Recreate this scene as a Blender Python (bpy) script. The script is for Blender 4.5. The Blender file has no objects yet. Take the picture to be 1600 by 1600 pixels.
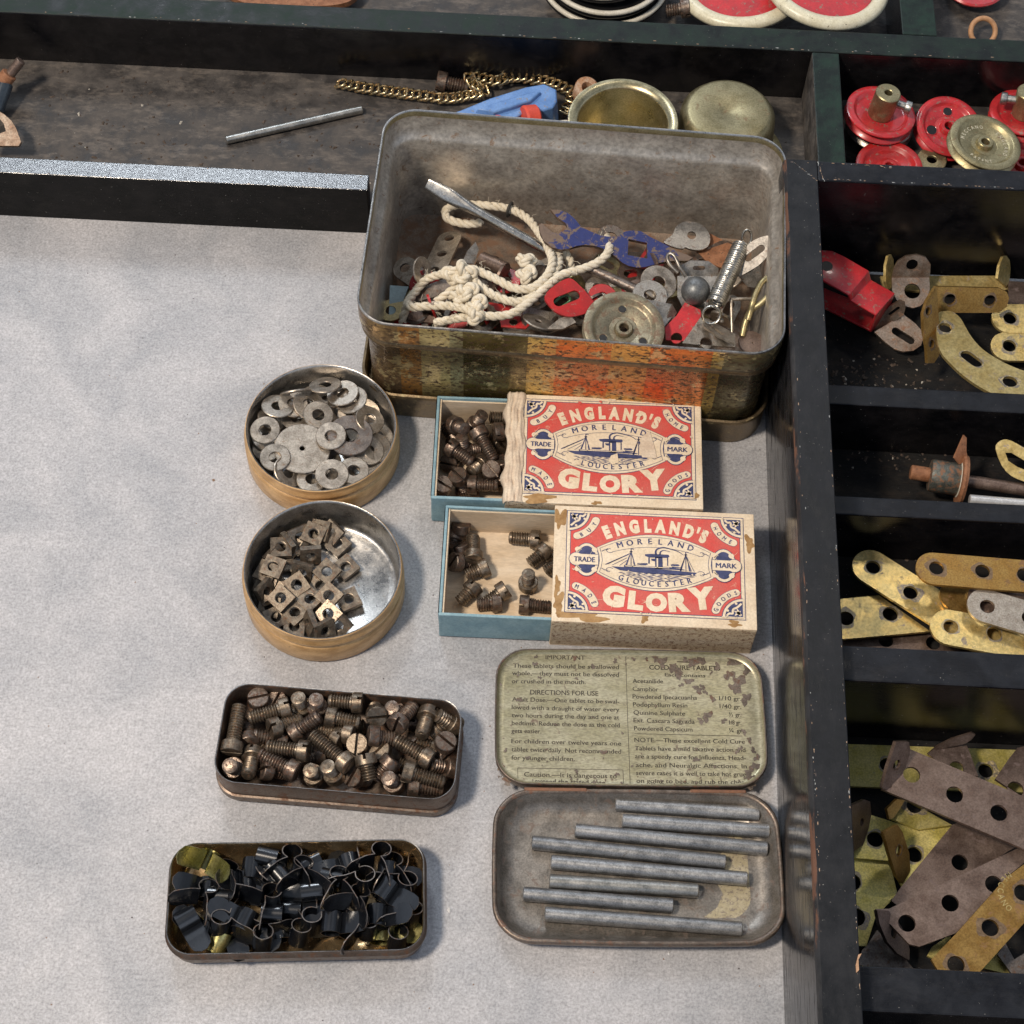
import bpy, bmesh, math, random
from math import radians as R, sin, cos, pi
from mathutils import Vector, Matrix, Euler
from mathutils.geometry import tessellate_polygon
random.seed(7)
SC = bpy.context.scene
COL = SC.collection
SC.unit_settings.scale_length = 0.01          # one unit is one centimetre

# ---------------------------------------------------------------- camera
F = 2850.0; DEL = R(60); ROLL = R(2.8); DIST = 49.7
FW = Vector((0, cos(DEL), -sin(DEL))); CAM = -DIST*FW
R0 = Vector((1, 0, 0)); U0 = R0.cross(FW)
cam_d = bpy.data.cameras.new('camera'); cam = bpy.data.objects.new('camera', cam_d); COL.objects.link(cam)
rx = R0*cos(ROLL) + U0*sin(ROLL); ux = -R0*sin(ROLL) + U0*cos(ROLL)
cam.matrix_world = Matrix(((rx.x, ux.x, -FW.x, CAM.x), (rx.y, ux.y, -FW.y, CAM.y), (rx.z, ux.z, -FW.z, CAM.z), (0, 0, 0, 1)))
cam_d.sensor_width = 36; cam_d.lens = 36*F/1600; cam_d.clip_start = 1; cam_d.clip_end = 2000
SC.camera = cam
SC.render.resolution_x = SC.render.resolution_y = 1024

# ---------------------------------------------------------------- world, lamps, exposure
W = bpy.data.worlds.new('World'); SC.world = W; W.use_nodes = True
nt = W.node_tree; bg = nt.nodes['Background']
tc = nt.nodes.new('ShaderNodeTexCoord'); nz = nt.nodes.new('ShaderNodeTexNoise'); nz.inputs['Scale'].default_value = 1.6
cr = nt.nodes.new('ShaderNodeValToRGB')
cr.color_ramp.elements[0].position = .38; cr.color_ramp.elements[0].color = (.17, .20, .25, 1)
cr.color_ramp.elements[1].position = .62; cr.color_ramp.elements[1].color = (.70, .78, .92, 1)
nt.links.new(tc.outputs['Generated'], nz.inputs['Vector']); nt.links.new(nz.outputs['Fac'], cr.inputs['Fac']); nt.links.new(cr.outputs['Color'], bg.inputs['Color'])
bg.inputs['Strength'].default_value = .82

def area(name, loc, size, power, col, target=(0, 0, 0)):
    d = bpy.data.lights.new(name, 'AREA'); d.shape = 'DISK'; d.size = size; d.energy = power; d.color = col
    o = bpy.data.objects.new(name, d); COL.objects.link(o); o.location = loc
    o.rotation_euler = (Vector(target)-Vector(loc)).to_track_quat('-Z', 'Y').to_euler()
    return o
area('ceiling_lamp', (-44, -26, 92), 15, 92000, (1, .86, .70))
area('far_window', (-31, 84, 92), 25, 30000, (.86, .93, 1))
area('far_lamp', (30, 60, 120), 14, 9000, (1, .93, .84))
SC.view_settings.view_transform = 'Standard'; SC.view_settings.look = 'None'
SC.view_settings.exposure = .14; SC.view_settings.gamma = 1; SC.view_settings.use_curve_mapping = False
SC.render.engine = 'CYCLES'; SC.cycles.use_denoising = True; SC.cycles.max_bounces = 8; SC.cycles.diffuse_bounces = 3; SC.cycles.glossy_bounces = 4
SC.cycles.sample_clamp_indirect = 4

# ---------------------------------------------------------------- points of the place
def ray(px, py):
    x = px-800; y = 800-py
    return FW + R0*((cos(ROLL)*x - sin(ROLL)*y)/F) + U0*((sin(ROLL)*x + cos(ROLL)*y)/F)
def P(px, py, z=0.0):
    d = ray(px, py); return CAM + d*((z-CAM.z)/d.z)
def PP(px, py, pt, n):
    d = ray(px, py); return CAM + d*((Vector(pt)-CAM).dot(n)/d.dot(n))
def J(p):
    v = Vector(p)-CAM; d = v.dot(FW); x = v.dot(R0)/d*F; y = v.dot(U0)/d*F
    return 800+cos(ROLL)*x+sin(ROLL)*y, 800-(-sin(ROLL)*x+cos(ROLL)*y)
def crop(ox, oy, s): return lambda x, y: (ox+x/s, oy+y/s)

# ---------------------------------------------------------------- mesh helpers
class MB:
    def __init__(s): s.v = []; s.f = []; s.m = []
    def add(s, vf, M=None, mi=0):
        vs, fs = vf; o = len(s.v)
        s.v += [tuple(M @ Vector(v)) if M else tuple(v) for v in vs]
        for k, f in enumerate(fs):
            s.f.append([i+o for i in f]); s.m.append(mi[k] if isinstance(mi, list) else mi)
        return s
    def mesh(s, name, mats, smooth=35, fix=True):
        me = bpy.data.meshes.new(name); me.from_pydata(s.v, [], s.f)
        for m in (mats if isinstance(mats, (list, tuple)) else [mats]): me.materials.append(m)
        me.polygons.foreach_set('material_index', s.m)
        if fix:
            bm = bmesh.new(); bm.from_mesh(me); bmesh.ops.remove_doubles(bm, verts=bm.verts, dist=1e-5)
            bmesh.ops.recalc_face_normals(bm, faces=bm.faces); bm.to_mesh(me); bm.free()
        if smooth:
            me.polygons.foreach_set('use_smooth', [True]*len(me.polygons)); me.set_sharp_from_angle(angle=R(smooth))
        me.update(); return me
    def build(s, name, mats, parent=None, smooth=35, loc=None, fix=True):
        """link as ONE mesh object; loc = world origin the vertices are re-based to"""
        if loc is not None:
            s.v = [(v[0]-loc[0], v[1]-loc[1], v[2]-loc[2]) for v in s.v]
        return link(name, s.mesh(name, mats, smooth, fix), parent, loc)
def link(name, me, parent=None, loc=None):
    o = bpy.data.objects.new(name, me); COL.objects.link(o)
    if parent: o.parent = parent
    if loc is not None: o.location = loc
    return o
def bevel(o, w=.02, seg=2):
    m = o.modifiers.new('bevel', 'BEVEL'); m.width = w; m.segments = seg; m.limit_method = 'ANGLE'; m.angle_limit = R(40); return o
def tag(o, label, cat, group=None, kind=None):
    if label: o['label'] = label
    if cat: o['category'] = cat
    if group: o['group'] = group
    if kind: o['kind'] = kind
    return o
def empty(name, loc=(0, 0, 0), rot=None):
    o = bpy.data.objects.new(name, None); COL.objects.link(o); o.location = loc; o.empty_display_size = .3
    if rot is not None: o.rotation_euler = rot
    return o

def box(x0, x1, y0, y1, z0, z1):
    v = [(x, y, z) for z in (z0, z1) for y in (y0, y1) for x in (x0, x1)]
    return v, [(0, 2, 3, 1), (4, 5, 7, 6), (0, 1, 5, 4), (2, 6, 7, 3), (0, 4, 6, 2), (1, 3, 7, 5)]
def grid_box(x0, x1, y0, y1, z0, z1, nx=1, ny=1): return box(x0, x1, y0, y1, z0, z1)
def lathe(prof, seg=48, cap0=True, cap1=True):
    v = []; f = []; n = len(prof)
    for r, z in prof:
        for k in range(seg): a = 2*pi*k/seg; v.append((r*cos(a), r*sin(a), z))
    for i in range(n-1):
        for k in range(seg):
            k2 = (k+1) % seg; f.append((i*seg+k, i*seg+k2, (i+1)*seg+k2, (i+1)*seg+k))
    if cap0: f.append(tuple(range(seg))[::-1])
    if cap1: f.append(tuple((n-1)*seg+k for k in range(seg)))
    return v, f
def rrect(w, d, r, n=8):
    p = []; r = max(r, .001)
    for cx, cy, a0 in ((w/2-r, d/2-r, 0), (-w/2+r, d/2-r, 90), (-w/2+r, -d/2+r, 180), (w/2-r, -d/2+r, 270)):
        for k in range(n+1):
            a = R(a0+90*k/n); p.append((cx+r*cos(a), cy+r*sin(a)))
    return p
def shell(w, d, r, prof, n=8, mis=None, cap0=True, cap1=True, sub=0):
    """rounded-rectangle walls through rings (inset, z); returns vf and a per-face material list"""
    v = []; f = []; mi = []; m = 4*(n+1)
    for ins, z in prof:
        v += [(x, y, z) for x, y in rrect(w-2*ins, d-2*ins, r-ins if r-ins > .05 else .05, n)]
    for i in range(len(prof)-1):
        for k in range(m):
            k2 = (k+1) % m; f.append((i*m+k, i*m+k2, (i+1)*m+k2, (i+1)*m+k)); mi.append(mis[i] if mis else 0)
    if cap0: f.append(tuple(range(m))[::-1]); mi.append(mis[0] if mis else 0)
    if cap1: f.append(tuple((len(prof)-1)*m+k for k in range(m))); mi.append(mis[-1] if mis else 0)
    return v, f, mi
def frames(pts, closed=False):
    n = len(pts); T = []
    for i in range(n):
        a = pts[(i-1) % n] if closed or i > 0 else pts[i]; b = pts[(i+1) % n] if closed or i < n-1 else pts[i]
        T.append((b-a).normalized())
    up = Vector((0, 0, 1)) if abs(T[0].z) < .9 else Vector((1, 0, 0))
    N = [(up-T[0]*up.dot(T[0])).normalized()]
    for i in range(1, n):
        q = T[i-1].rotation_difference(T[i]); v = q @ N[-1]; N.append((v-T[i]*v.dot(T[i])).normalized())
    return T, N, [T[i].cross(N[i]) for i in range(n)]
def tube(pts, r, seg=8, closed=False, cap=True, rf=None):
    pts = [Vector(p) for p in pts]; T, N, B = frames(pts, closed); v = []; f = []; n = len(pts)
    for i in range(n):
        rr = rf(i/(n-1)) if rf else r
        for k in range(seg): a = 2*pi*k/seg; v.append(pts[i]+(N[i]*cos(a)+B[i]*sin(a))*rr)
    for i in range(n if closed else n-1):
        j = (i+1) % n
        for k in range(seg): k2 = (k+1) % seg; f.append((i*seg+k, i*seg+k2, j*seg+k2, j*seg+k))
    if cap and not closed: f.append(tuple(range(seg))[::-1]); f.append(tuple((n-1)*seg+k for k in range(seg)))
    return v, f
def spline(pts, n=8, closed=False):
    pts = [Vector(p) for p in pts]; out = []; m = len(pts)
    for i in range(m if closed else m-1):
        g = (lambda k: pts[k % m]) if closed else (lambda k: pts[min(max(k, 0), m-1)])
        p0, p1, p2, p3 = g(i-1), g(i), g(i+1), g(i+2)
        for k in range(n):
            t = k/n; out.append(.5*((2*p1)+(p2-p0)*t+(2*p0-5*p1+4*p2-p3)*t*t+(3*p1-p0-3*p2+p3)*t**3))
    if not closed: out.append(pts[-1])
    return out
def circ(cx, cy, r, n=20, ry=None, a0=0): return [(cx+r*cos(a0+2*pi*k/n), cy+(ry or r)*sin(a0+2*pi*k/n)) for k in range(n)]
def slot(ax, ay, bx, by, r, n=8):
    a = math.atan2(by-ay, bx-ax); p = []
    for k in range(n+1): t = a-pi/2+pi*k/n; p.append((bx+r*cos(t), by+r*sin(t)))
    for k in range(n+1): t = a+pi/2+pi*k/n; p.append((ax+r*cos(t), ay+r*sin(t)))
    return p
def prism(outline, holes=(), z0=0.0, z1=.1, mtop=0, mside=0):
    loops = [outline]+list(holes); pts = [p for l in loops for p in l]; n = len(pts)
    tri = tessellate_polygon([[Vector((x, y, 0)) for x, y in l] for l in loops])
    v = [(x, y, z0) for x, y in pts]+[(x, y, z1) for x, y in pts]; f = []; 
    for t in tri: f.append((t[0], t[1], t[2])); f.append((t[2]+n, t[1]+n, t[0]+n))
    k = 0
    for l in loops:
        m = len(l)
        for i in range(m): a = k+i; b = k+(i+1) % m; f.append((a, b, b+n, a+n))
        k += m
    return v, f
def flat(outline, holes=(), z=0.0):
    loops = [outline]+list(holes); pts = [p for l in loops for p in l]
    tri = tessellate_polygon([[Vector((x, y, 0)) for x, y in l] for l in loops])
    fs = []
    for t in tri:
        a, b, c = [pts[i] for i in t]
        cr_ = (b[0]-a[0])*(c[1]-a[1])-(b[1]-a[1])*(c[0]-a[0]); fs.append(tuple(t) if cr_ > 0 else tuple(t)[::-1])
    return [(x, y, z) for x, y in pts], fs
def bent(w, l1, l2, ang, th, holes1=(), holes2=(), round1=True, round2=True, rb=.08, end=None):
    """angle bracket: leg 1 lies along +X in the XY plane, leg 2 rises by ang degrees from its start"""
    mb = MB(); h = w/2; tt = math.tan(R(ang)/2)*rb
    def leg(L, rnd):
        if rnd:
            r = h*.98; return [(rb, -h)]+[(L-r+r*cos(t), r*sin(t)) for t in [-pi/2+pi*k/14 for k in range(15)]]+[(rb, h)]
        return [(rb, -h), (L-.08, -h), (L, -h+.08), (L, h-.08), (L-.08, h), (rb, h)]
    mb.add(prism(leg(l1, round1), holes1, 0, th))
    a = R(180-ang)
    M = Matrix.Rotation(-R(ang), 4, 'Y') @ Matrix.Identity(4)
    # leg 2: mirrored in x, rotated up about Y
    M2 = Matrix(((cos(R(ang)), 0, -sin(R(ang)), 0), (0, 1, 0, 0), (sin(R(ang)), 0, cos(R(ang)), 0), (0, 0, 0, 1)))
    vs, fs = prism(leg(l2, round2), holes2, -th, 0)
    mb.add((vs, fs), M2)
    # the curved corner: sweep from leg-1 end (x=rb,z 0..th) to leg-2 end
    v = []; f = []; n = 6
    p0o = Vector((rb, 0, 0)); p0i = Vector((rb, 0, th)); p1o = M2 @ Vector((rb, 0, 0)); p1i = M2 @ Vector((rb, 0, -th)); c = Vector((0, 0, 0)); ci = (p0i+p1i)*.25
    for k in range(n+1):
        t = k/n; o = p0o*(1-t)**2+c*2*t*(1-t)+p1o*t*t; i = p0i*(1-t)**2+ci*2*t*(1-t)+p1i*t*t
        for y in (-h, h): v += [(o.x, y, o.z), (i.x, y, i.z)]
    for k in range(n):
        a, b = 4*k, 4*k+4; f += [(a, a+2, b+2, b), (a+1, b+1, b+3, a+3), (a, b, b+1, a+1), (a+2, a+3, b+3, b+2)]
    return mb.add((v, f))

# ---------------------------------------------------------------- lettering
_g = {}
def glyphs(s, bold=0.0):
    """flat mesh of a string, height-normalised to cap height 1, left edge 0"""
    k = (s, bold)
    if k in _g: return _g[k]
    cu = bpy.data.curves.new('t', 'FONT'); cu.body = s; cu.size = 1; cu.offset = bold; cu.resolution_u = 3
    ob = bpy.data.objects.new('t', cu); COL.objects.link(ob); dg = bpy.context.evaluated_depsgraph_get(); dg.update()
    me = bpy.data.meshes.new_from_object(ob.evaluated_get(dg))
    cap = .73
    vs = [(v.co.x/cap, v.co.y/cap, 0) for v in me.vertices]; fs = [tuple(p.vertices) for p in me.polygons]
    x0 = min([v[0] for v in vs] or [0]); x1 = max([v[0] for v in vs] or [0]); vs = [(v[0]-x0, v[1], 0) for v in vs]
    bpy.data.objects.remove(ob); bpy.data.curves.remove(cu); bpy.data.meshes.remove(me)
    _g[k] = (vs, fs, x1-x0); return _g[k]
def text2d(mb, s, ax, ay, bx, by, h, z=0.0, bold=0.0, mi=0, M=None, fat=0):
    if fat:
        for k, d in enumerate((-fat, fat)): text2d(mb, s, ax+d, ay+d*.4, bx+d, by+d*.4, h, z+.0004*(k+1), 0, mi, M)
    """baseline from a to b, stretched to fit, capital height h"""
    vs, fs, w = glyphs(s, bold); L = math.hypot(bx-ax, by-ay); a = math.atan2(by-ay, bx-ax); out = []
    for x, y, _ in vs:
        X = x/w*L; Y = y*h; out.append((ax+X*cos(a)-Y*sin(a), ay+X*sin(a)+Y*cos(a), z))
    mb.add((out, fs), M, mi)
def textarc(mb, s, cx, cy, r, a_mid, h, adv, z=0.0, bold=0.0, inner=False, mi=0, M=None, wf=.8, hf=None, fat=0):
    if fat:
        for k, d in enumerate((-fat, fat)): textarc(mb, s, cx+d, cy+d*.5, r, a_mid, h, adv, z+.0004*(k+1), bold, inner, mi, M, wf)
    """characters along a circle: a_mid the middle angle (deg), adv the arc length per character"""
    n = len(s); tot = (n-1)*adv
    for i, ch in enumerate(s):
        if ch == ' ': continue
        d = (-tot/2+i*adv)/r
        a = R(a_mid)+(d if inner else -d); rot = a-pi/2 if not inner else a+pi/2
        vs, fs, w = glyphs(ch, bold); ww = w*wf; hh = h*(hf(i/(n-1)) if hf else 1); out = []
        bx_, by_ = cx+r*cos(a), cy+r*sin(a)
        for x, y, _ in vs:
            X = (x-w/2)*wf*h; Y = y*hh; out.append((bx_+X*cos(rot)-Y*sin(rot), by_+X*sin(rot)+Y*cos(rot), z))
        mb.add((out, fs), M, mi)

# ---------------------------------------------------------------- materials
def N_(nt, t, **k):
    n = nt.nodes.new('ShaderNode'+t)
    for a, b in k.items():
        if a in n.inputs: n.inputs[a].default_value = b
        else: setattr(n, a, b)
    return n
def ramp(nt, fac, stops, interp='LINEAR'):
    n = nt.nodes.new('ShaderNodeValToRGB'); e = n.color_ramp; e.interpolation = interp
    while len(e.elements) < len(stops): e.elements.new(.5)
    for el, (p, c) in zip(e.elements, stops):
        el.position = p; el.color = (c, c, c, 1) if isinstance(c, (int, float)) else (*c, 1)
    nt.links.new(fac, n.inputs['Fac']); return n.outputs['Color']
def base_mat(name):
    m = bpy.data.materials.new(name); m.use_nodes = True; nt = m.node_tree; b = nt.nodes['Principled BSDF']
    tc = nt.nodes.new('ShaderNodeTexCoord'); oi = nt.nodes.new('ShaderNodeObjectInfo')
    ml = N_(nt, 'VectorMath', operation='SCALE'); ml.inputs[0].default_value = (13.7, 7.3, 5.1); nt.links.new(oi.outputs['Random'], ml.inputs['Scale'])
    ad = N_(nt, 'VectorMath', operation='ADD'); nt.links.new(tc.outputs['Object'], ad.inputs[0]); nt.links.new(ml.outputs[0], ad.inputs[1])
    return m, nt, b, ad.outputs[0], tc.outputs['Object'], oi.outputs['Random']
def noise(nt, vec, scale, detail=4, rough=.6, stretch=None, dist=0):
    if stretch:
        mp = N_(nt, 'Mapping'); mp.inputs['Scale'].default_value = stretch; nt.links.new(vec, mp.inputs['Vector']); vec = mp.outputs[0]
    n = N_(nt, 'TexNoise'); n.inputs['Scale'].default_value = scale; n.inputs['Detail'].default_value = detail; n.inputs['Roughness'].default_value = rough
    n.inputs['Distortion'].default_value = dist; nt.links.new(vec, n.inputs['Vector']); return n.outputs['Fac']
def mix(nt, fac, a, b, blend='MIX'):
    n = nt.nodes.new('ShaderNodeMix'); n.data_type = 'RGBA'; n.blend_type = blend; n.clamp_factor = True
    for s, x in ((0, fac), (6, a), (7, b)):
        if isinstance(x, (int, float)): n.inputs[s].default_value = x
        elif isinstance(x, tuple): n.inputs[s].default_value = (*x, 1)
        else: nt.links.new(x, n.inputs[s])
    return n.outputs[2]
def bump(nt, b, h, strength=.3, dist=.02):
    n = nt.nodes.new('ShaderNodeBump'); n.inputs['Strength'].default_value = strength; n.inputs['Distance'].default_value = dist
    nt.links.new(h, n.inputs['Height']); nt.links.new(n.outputs[0], b.inputs['Normal']); return n
def metal(name, c1, c2, rough=(.3, .5), met=1.0, scale=3, rust=None, rust_amt=.5, bmp=.15, chips=None, var=.25, fine=22, stretch=None):
    """worn metal: two tones, a rust or stain tone in patches, rougher where stained"""
    m, nt, b, vec, raw, rnd = base_mat(name)
    n1 = noise(nt, vec, scale, 5, .65, stretch); n2 = noise(nt, vec, fine, 3, .6, stretch)
    col = mix(nt, ramp(nt, n1, [(.36, 0.0), (.62, 1.0)]), c1, c2)
    sp = ramp(nt, n2, [(.35, .72), (.62, 1.08)]); col = mix(nt, 1.0, col, sp, 'MULTIPLY')
    v = ramp(nt, rnd, [(0, 1-var), (1, 1+var*.4)]); col = mix(nt, 1.0, col, v, 'MULTIPLY')
    mt = met; rg = ramp(nt, n1, [(.3, rough[0]), (.7, rough[1])])
    if rust:
        n3 = noise(nt, vec, scale*1.7, 8, .72, None, .6)
        fr = ramp(nt, n3, [(rust_amt-.03, 1.0), (rust_amt+.06, 0.0)]) if True else None
        col = mix(nt, fr, col, rust); rg = mix(nt, fr, rg, (.62, .62, .62))
        iv = ramp(nt, fr, [(0, met), (1, met*.25)]); nt.links.new(iv, b.inputs['Metallic'])
    else: b.inputs['Metallic'].default_value = mt
    nt.links.new(col, b.inputs['Base Color']); nt.links.new(rg, b.inputs['Roughness'])
    bump(nt, b, n2, bmp, .02); return m
def paint(name, c1, c2, rough=.4, scale=3, chip=None, chip_amt=.4, bmp=.1, met=0.0, fine=18, spec=.5, stretch=None, coat=0):
    m, nt, b, vec, raw, rnd = base_mat(name)
    n1 = noise(nt, vec, scale, 5, .6, stretch); n2 = noise(nt, vec, fine, 4, .65, stretch)
    col = mix(nt, ramp(nt, n1, [(.38, 0.0), (.62, 1.0)]), c1, c2); h = n2; b.inputs['Metallic'].default_value = met
    sp = ramp(nt, n2, [(.3, .82), (.65, 1.06)]); col = mix(nt, 1.0, col, sp, 'MULTIPLY')
    if chip:
        n3 = noise(nt, vec, scale*2.3, 8, .75, None, .4); fr = ramp(nt, n3, [(chip_amt-.01, 1.0), (chip_amt+.02, 0.0)])
        col = mix(nt, fr, col, chip)
    nt.links.new(col, b.inputs['Base Color']); b.inputs['Roughness'].default_value = rough; b.inputs['Specular IOR Level'].default_value = spec
    b.inputs['Coat Weight'].default_value = coat
    bump(nt, b, h, bmp, .02); return m

def mat_table():
    m, nt, b, vec, raw, rnd = base_mat('speckled_grey_board')
    n1 = noise(nt, raw, .35, 4, .6, None, .5); n2 = noise(nt, raw, 15, 5, .75); n3 = noise(nt, raw, 17, 5, .72, (1, 1.9, 1), .4); n4 = noise(nt, raw, 5, 7, .78)
    c = mix(nt, ramp(nt, n1, [(.34, 0.0), (.66, 1.0)]), (.36, .368, .392), (.51, .503, .52))
    c = mix(nt, 1.0, c, ramp(nt, n4, [(.36, .84), (.62, 1.07)]), 'MULTIPLY')
    c = mix(nt, 1.0, c, ramp(nt, n2, [(.36, .66), (.6, 1.1)]), 'MULTIPLY')
    c = mix(nt, ramp(nt, n3, [(.63, 0.0), (.69, .55)]), c, (.88, .89, .90)); c = mix(nt, ramp(nt, n3, [(.31, .5), (.355, 0.0)]), c, (.12, .12, .14))  # pale flecks are sparkle glints put into the colour; dark ones are fibres
    nt.links.new(c, b.inputs['Base Color']); b.inputs['Roughness'].default_value = .42; b.inputs['Specular IOR Level'].default_value = .5
    b2 = bump(nt, b, n2, .55, .02); return m
def mat_black(name, axis='x', rough=.25, dust=.25, dcol=(.10, .095, .09), worn=None, b1=(.006, .0065, .008), b2=(.022, .023, .027), bs=.3, spec=.5, streak=0):
    """brushed-on black paint over wood, grain along one axis, dust and scuffs"""
    m, nt, b, vec, raw, rnd = base_mat(name)
    st = {'x': (.12, 1, 1), 'y': (1, .12, 1)}[axis]
    g = noise(nt, raw, 16, 5, .7, st); n1 = noise(nt, raw, 1.3, 6, .7, None, .3); n2 = noise(nt, raw, 30, 3, .7)
    col = mix(nt, ramp(nt, n1, [(.4, 0.0), (.62, 1.0)]), b1, b2)
    col = mix(nt, ramp(nt, noise(nt, raw, 2.6, 8, .78, {'x': (.45, 1, 1), 'y': (1, .45, 1)}[axis]), [(.5, 0.0), (.74, dust)]), col, dcol)
    n5 = noise(nt, raw, 17, 3, .6); col = mix(nt, ramp(nt, n5, [(.71, 0.0), (.74, .8)]), col, (.28, .27, .25))
    rg = ramp(nt, n1, [(.35, rough), (.7, min(1, rough*1.8+.05))])
    if worn:
        w = noise(nt, raw, 1.1, 9, .7, {'x': (.3, 1, 1), 'y': (1, .3, 1)}[axis]); fw = ramp(nt, w, [(worn[1]-.02, 0.0), (worn[1]+.02, 1.0)])
        col = mix(nt, fw, col, worn[0]); rg = mix(nt, fw, rg, (.7, .7, .7))
    nt.links.new(col, b.inputs['Base Color']); nt.links.new(rg, b.inputs['Roughness']); b.inputs['Specular IOR Level'].default_value = spec
    if streak:
        sg = noise(nt, raw, 9, 6, .75, {'x': (.06, 1, 1), 'y': (1, .06, 1)}[axis]); nt.links.new(mix(nt, ramp(nt, sg, [(.52, 0.0), (.60, streak)]), rg, (.75, .75, .75)), b.inputs['Roughness'])
    mx = mix(nt, .35, g, n2); bump(nt, b, mx, bs, .025); return m
# ================================================================ materials of the place
M_TABLE = mat_table()
M_BLKX = mat_black('black_brushed_wood_across', 'x', .3, spec=.22, dust=.12, b1=(.006, .007, .010), b2=(.014, .016, .021))
M_BLKY = mat_black('black_brushed_wood_along', 'y', .30, dust=.12, b1=(.010, .011, .013), b2=(.016, .017, .020), spec=.25)
M_GLOSS = mat_black('black_gloss_side', 'y', .03, dust=.0, bs=.16, worn=((.10, .045, .03), .72), streak=.8)
M_WALL = mat_black('black_gloss_wall', 'x', .12, dust=.08, bs=.22, b1=(.003, .003, .004), b2=(.010, .009, .010))
M_FACE = mat_black('black_front_face', 'x', .4, spec=.12, dust=.25, dcol=(.05, .045, .04), b1=(.006, .006, .006), b2=(.016, .015, .015), bs=.4)
M_GRNX = mat_black('dark_green_black_wood_across', 'x', .34, spec=.25, dust=.2, b1=(.008, .011, .011), b2=(.014, .026, .020), dcol=(.05, .055, .05))
M_GRNY = mat_black('dark_green_black_wood_along', 'y', .34, spec=.25, dust=.2, b1=(.008, .014, .012), b2=(.014, .034, .024), dcol=(.05, .055, .05))
M_FLOOR = mat_black('dusty_black_floor', 'x', .5, dust=.7, dcol=(.22, .185, .155), b1=(.030, .027, .026), b2=(.085, .075, .068), bs=.6)
M_WORN = mat_black('worn_wood_edge', 'y', .5, dust=.3, worn=((.12, .055, .032), .55), bs=.7)
M_STRIP = mat_black('tacky_black_rail_top', 'x', .12, dust=.1, bs=.6, spec=1.0)
M_STRIP.node_tree.nodes['Principled BSDF'].inputs['IOR'].default_value = 1.8
M_CELL = mat_black('gritty_cell_floor', 'x', .45, dust=.5, dcol=(.055, .04, .03), b1=(.008, .008, .009), b2=(.016, .015, .014), bs=1.0, spec=.2)
M_TIN = metal('dull_tin', (.30, .285, .26), (.44, .42, .385), (.32, .5), .85, 2.2, (.16, .09, .05), .36, .1)
M_TINS = metal('bright_tin', (.42, .41, .39), (.62, .60, .57), (.22, .42), .95, 2.5, (.15, .11, .08), .33, .12)
M_ORANGE = paint('orange_lacquer', (.47, .28, .12), (.66, .43, .21), .36, 1.9, (.26, .15, .08), .335, .08, .25, stretch=(1, 1, 2.5))
M_STEEL = metal('old_steel', (.27, .25, .225), (.45, .42, .38), (.3, .48), .9, 4, (.17, .10, .065), .37, .12)
M_WASH = metal('washer_steel', (.39, .335, .275), (.58, .515, .435), (.3, .46), .85, 4, (.22, .14, .09), .36, .12)
M_DKST = metal('dark_steel', (.16, .135, .12), (.27, .235, .21), (.35, .55), .85, 5, (.14, .075, .045), .40, .15)
M_SCREW = metal('browned_screw_brass', (.17, .133, .098), (.31, .255, .195), (.3, .5), .85, 6, (.13, .065, .035), .40, .2, var=.35)
M_SCREWD = metal('dark_screw_steel', (.14, .105, .085), (.27, .22, .18), (.3, .5), .85, 6, (.10, .05, .03), .44, .2, var=.3)
M_NUT = metal('nut_brass_steel', (.17, .135, .105), (.29, .245, .19), (.32, .5), .8, 6, (.17, .095, .055), .40, .15)
M_LEAD = metal('lead_grey_rod', (.29, .292, .295), (.44, .442, .445), (.34, .5), .85, 3.5, (.12, .115, .11), .34, .12, fine=28)
M_GALV = metal('zinc_rod', (.36, .36, .34), (.52, .51, .48), (.3, .45), .9, 3, (.30, .17, .08), .31, .08)
M_BRASS = metal('aged_brass', (.46, .395, .23), (.60, .53, .34), (.24, .4), .95, 1.6, (.28, .2, .1), .33, .06)
M_BRASSD = metal('dull_brass', (.34, .285, .15), (.46, .40, .235), (.34, .5), .85, 2.0, (.2, .14, .075), .36, .1)
M_GOLD = metal('plated_brass_strip', (.60, .43, .15), (.72, .57, .25), (.26, .42), .65, 2.2, (.25, .21, .19), .36, .1, fine=12)
M_GOLDG = metal('greenish_brass_plate', (.60, .51, .13), (.72, .62, .24), (.32, .46), .55, 2.4, (.22, .22, .19), .33, .1)
M_BROWN = metal('brown_copper_plate', (.17, .115, .09), (.26, .19, .155), (.34, .5), .7, 2.2, (.15, .11, .10), .36, .12)
M_BRONZE = metal('amber_bronze_plate', (.33, .18, .045), (.42, .26, .08), (.32, .46), .75, 2.2, (.22, .12, .05), .38, .1)
M_COPPER = metal('copper_bracket', (.40, .27, .19), (.48, .39, .31), (.28, .42), .85, 2.6, (.28, .14, .08), .38, .1)
M_RUST = paint('rusted_iron', (.22, .09, .04), (.33, .15, .075), .7, 5, (.10, .05, .03), .4, .6)
M_RED = paint('red_enamel', (.56, .03, .035), (.42, .03, .035), .28, 2.5, (.25, .17, .13), .40, .06, coat=.3)
M_REDD = paint('dull_red_enamel', (.47, .018, .018), (.35, .02, .02), .36, 2.5, (.24, .19, .15), .38, .08)
M_CREAM = paint('chipped_cream_paint', (.74, .70, .53), (.66, .61, .44), .32, 4, (.12, .085, .05), .365, .08)
M_BLUE = paint('dark_blue_enamel', (.014, .019, .11), (.022, .032, .17), .36, 2.2, (.20, .13, .09), .455, .15)
M_TOY = paint('pale_blue_enamel', (.10, .22, .50), (.16, .30, .60), .33, 2.2, (.22, .19, .16), .38, .08)
M_ORED = paint('orange_red_rubber', (.72, .09, .05), (.62, .07, .04), .5, 2, None)
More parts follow.
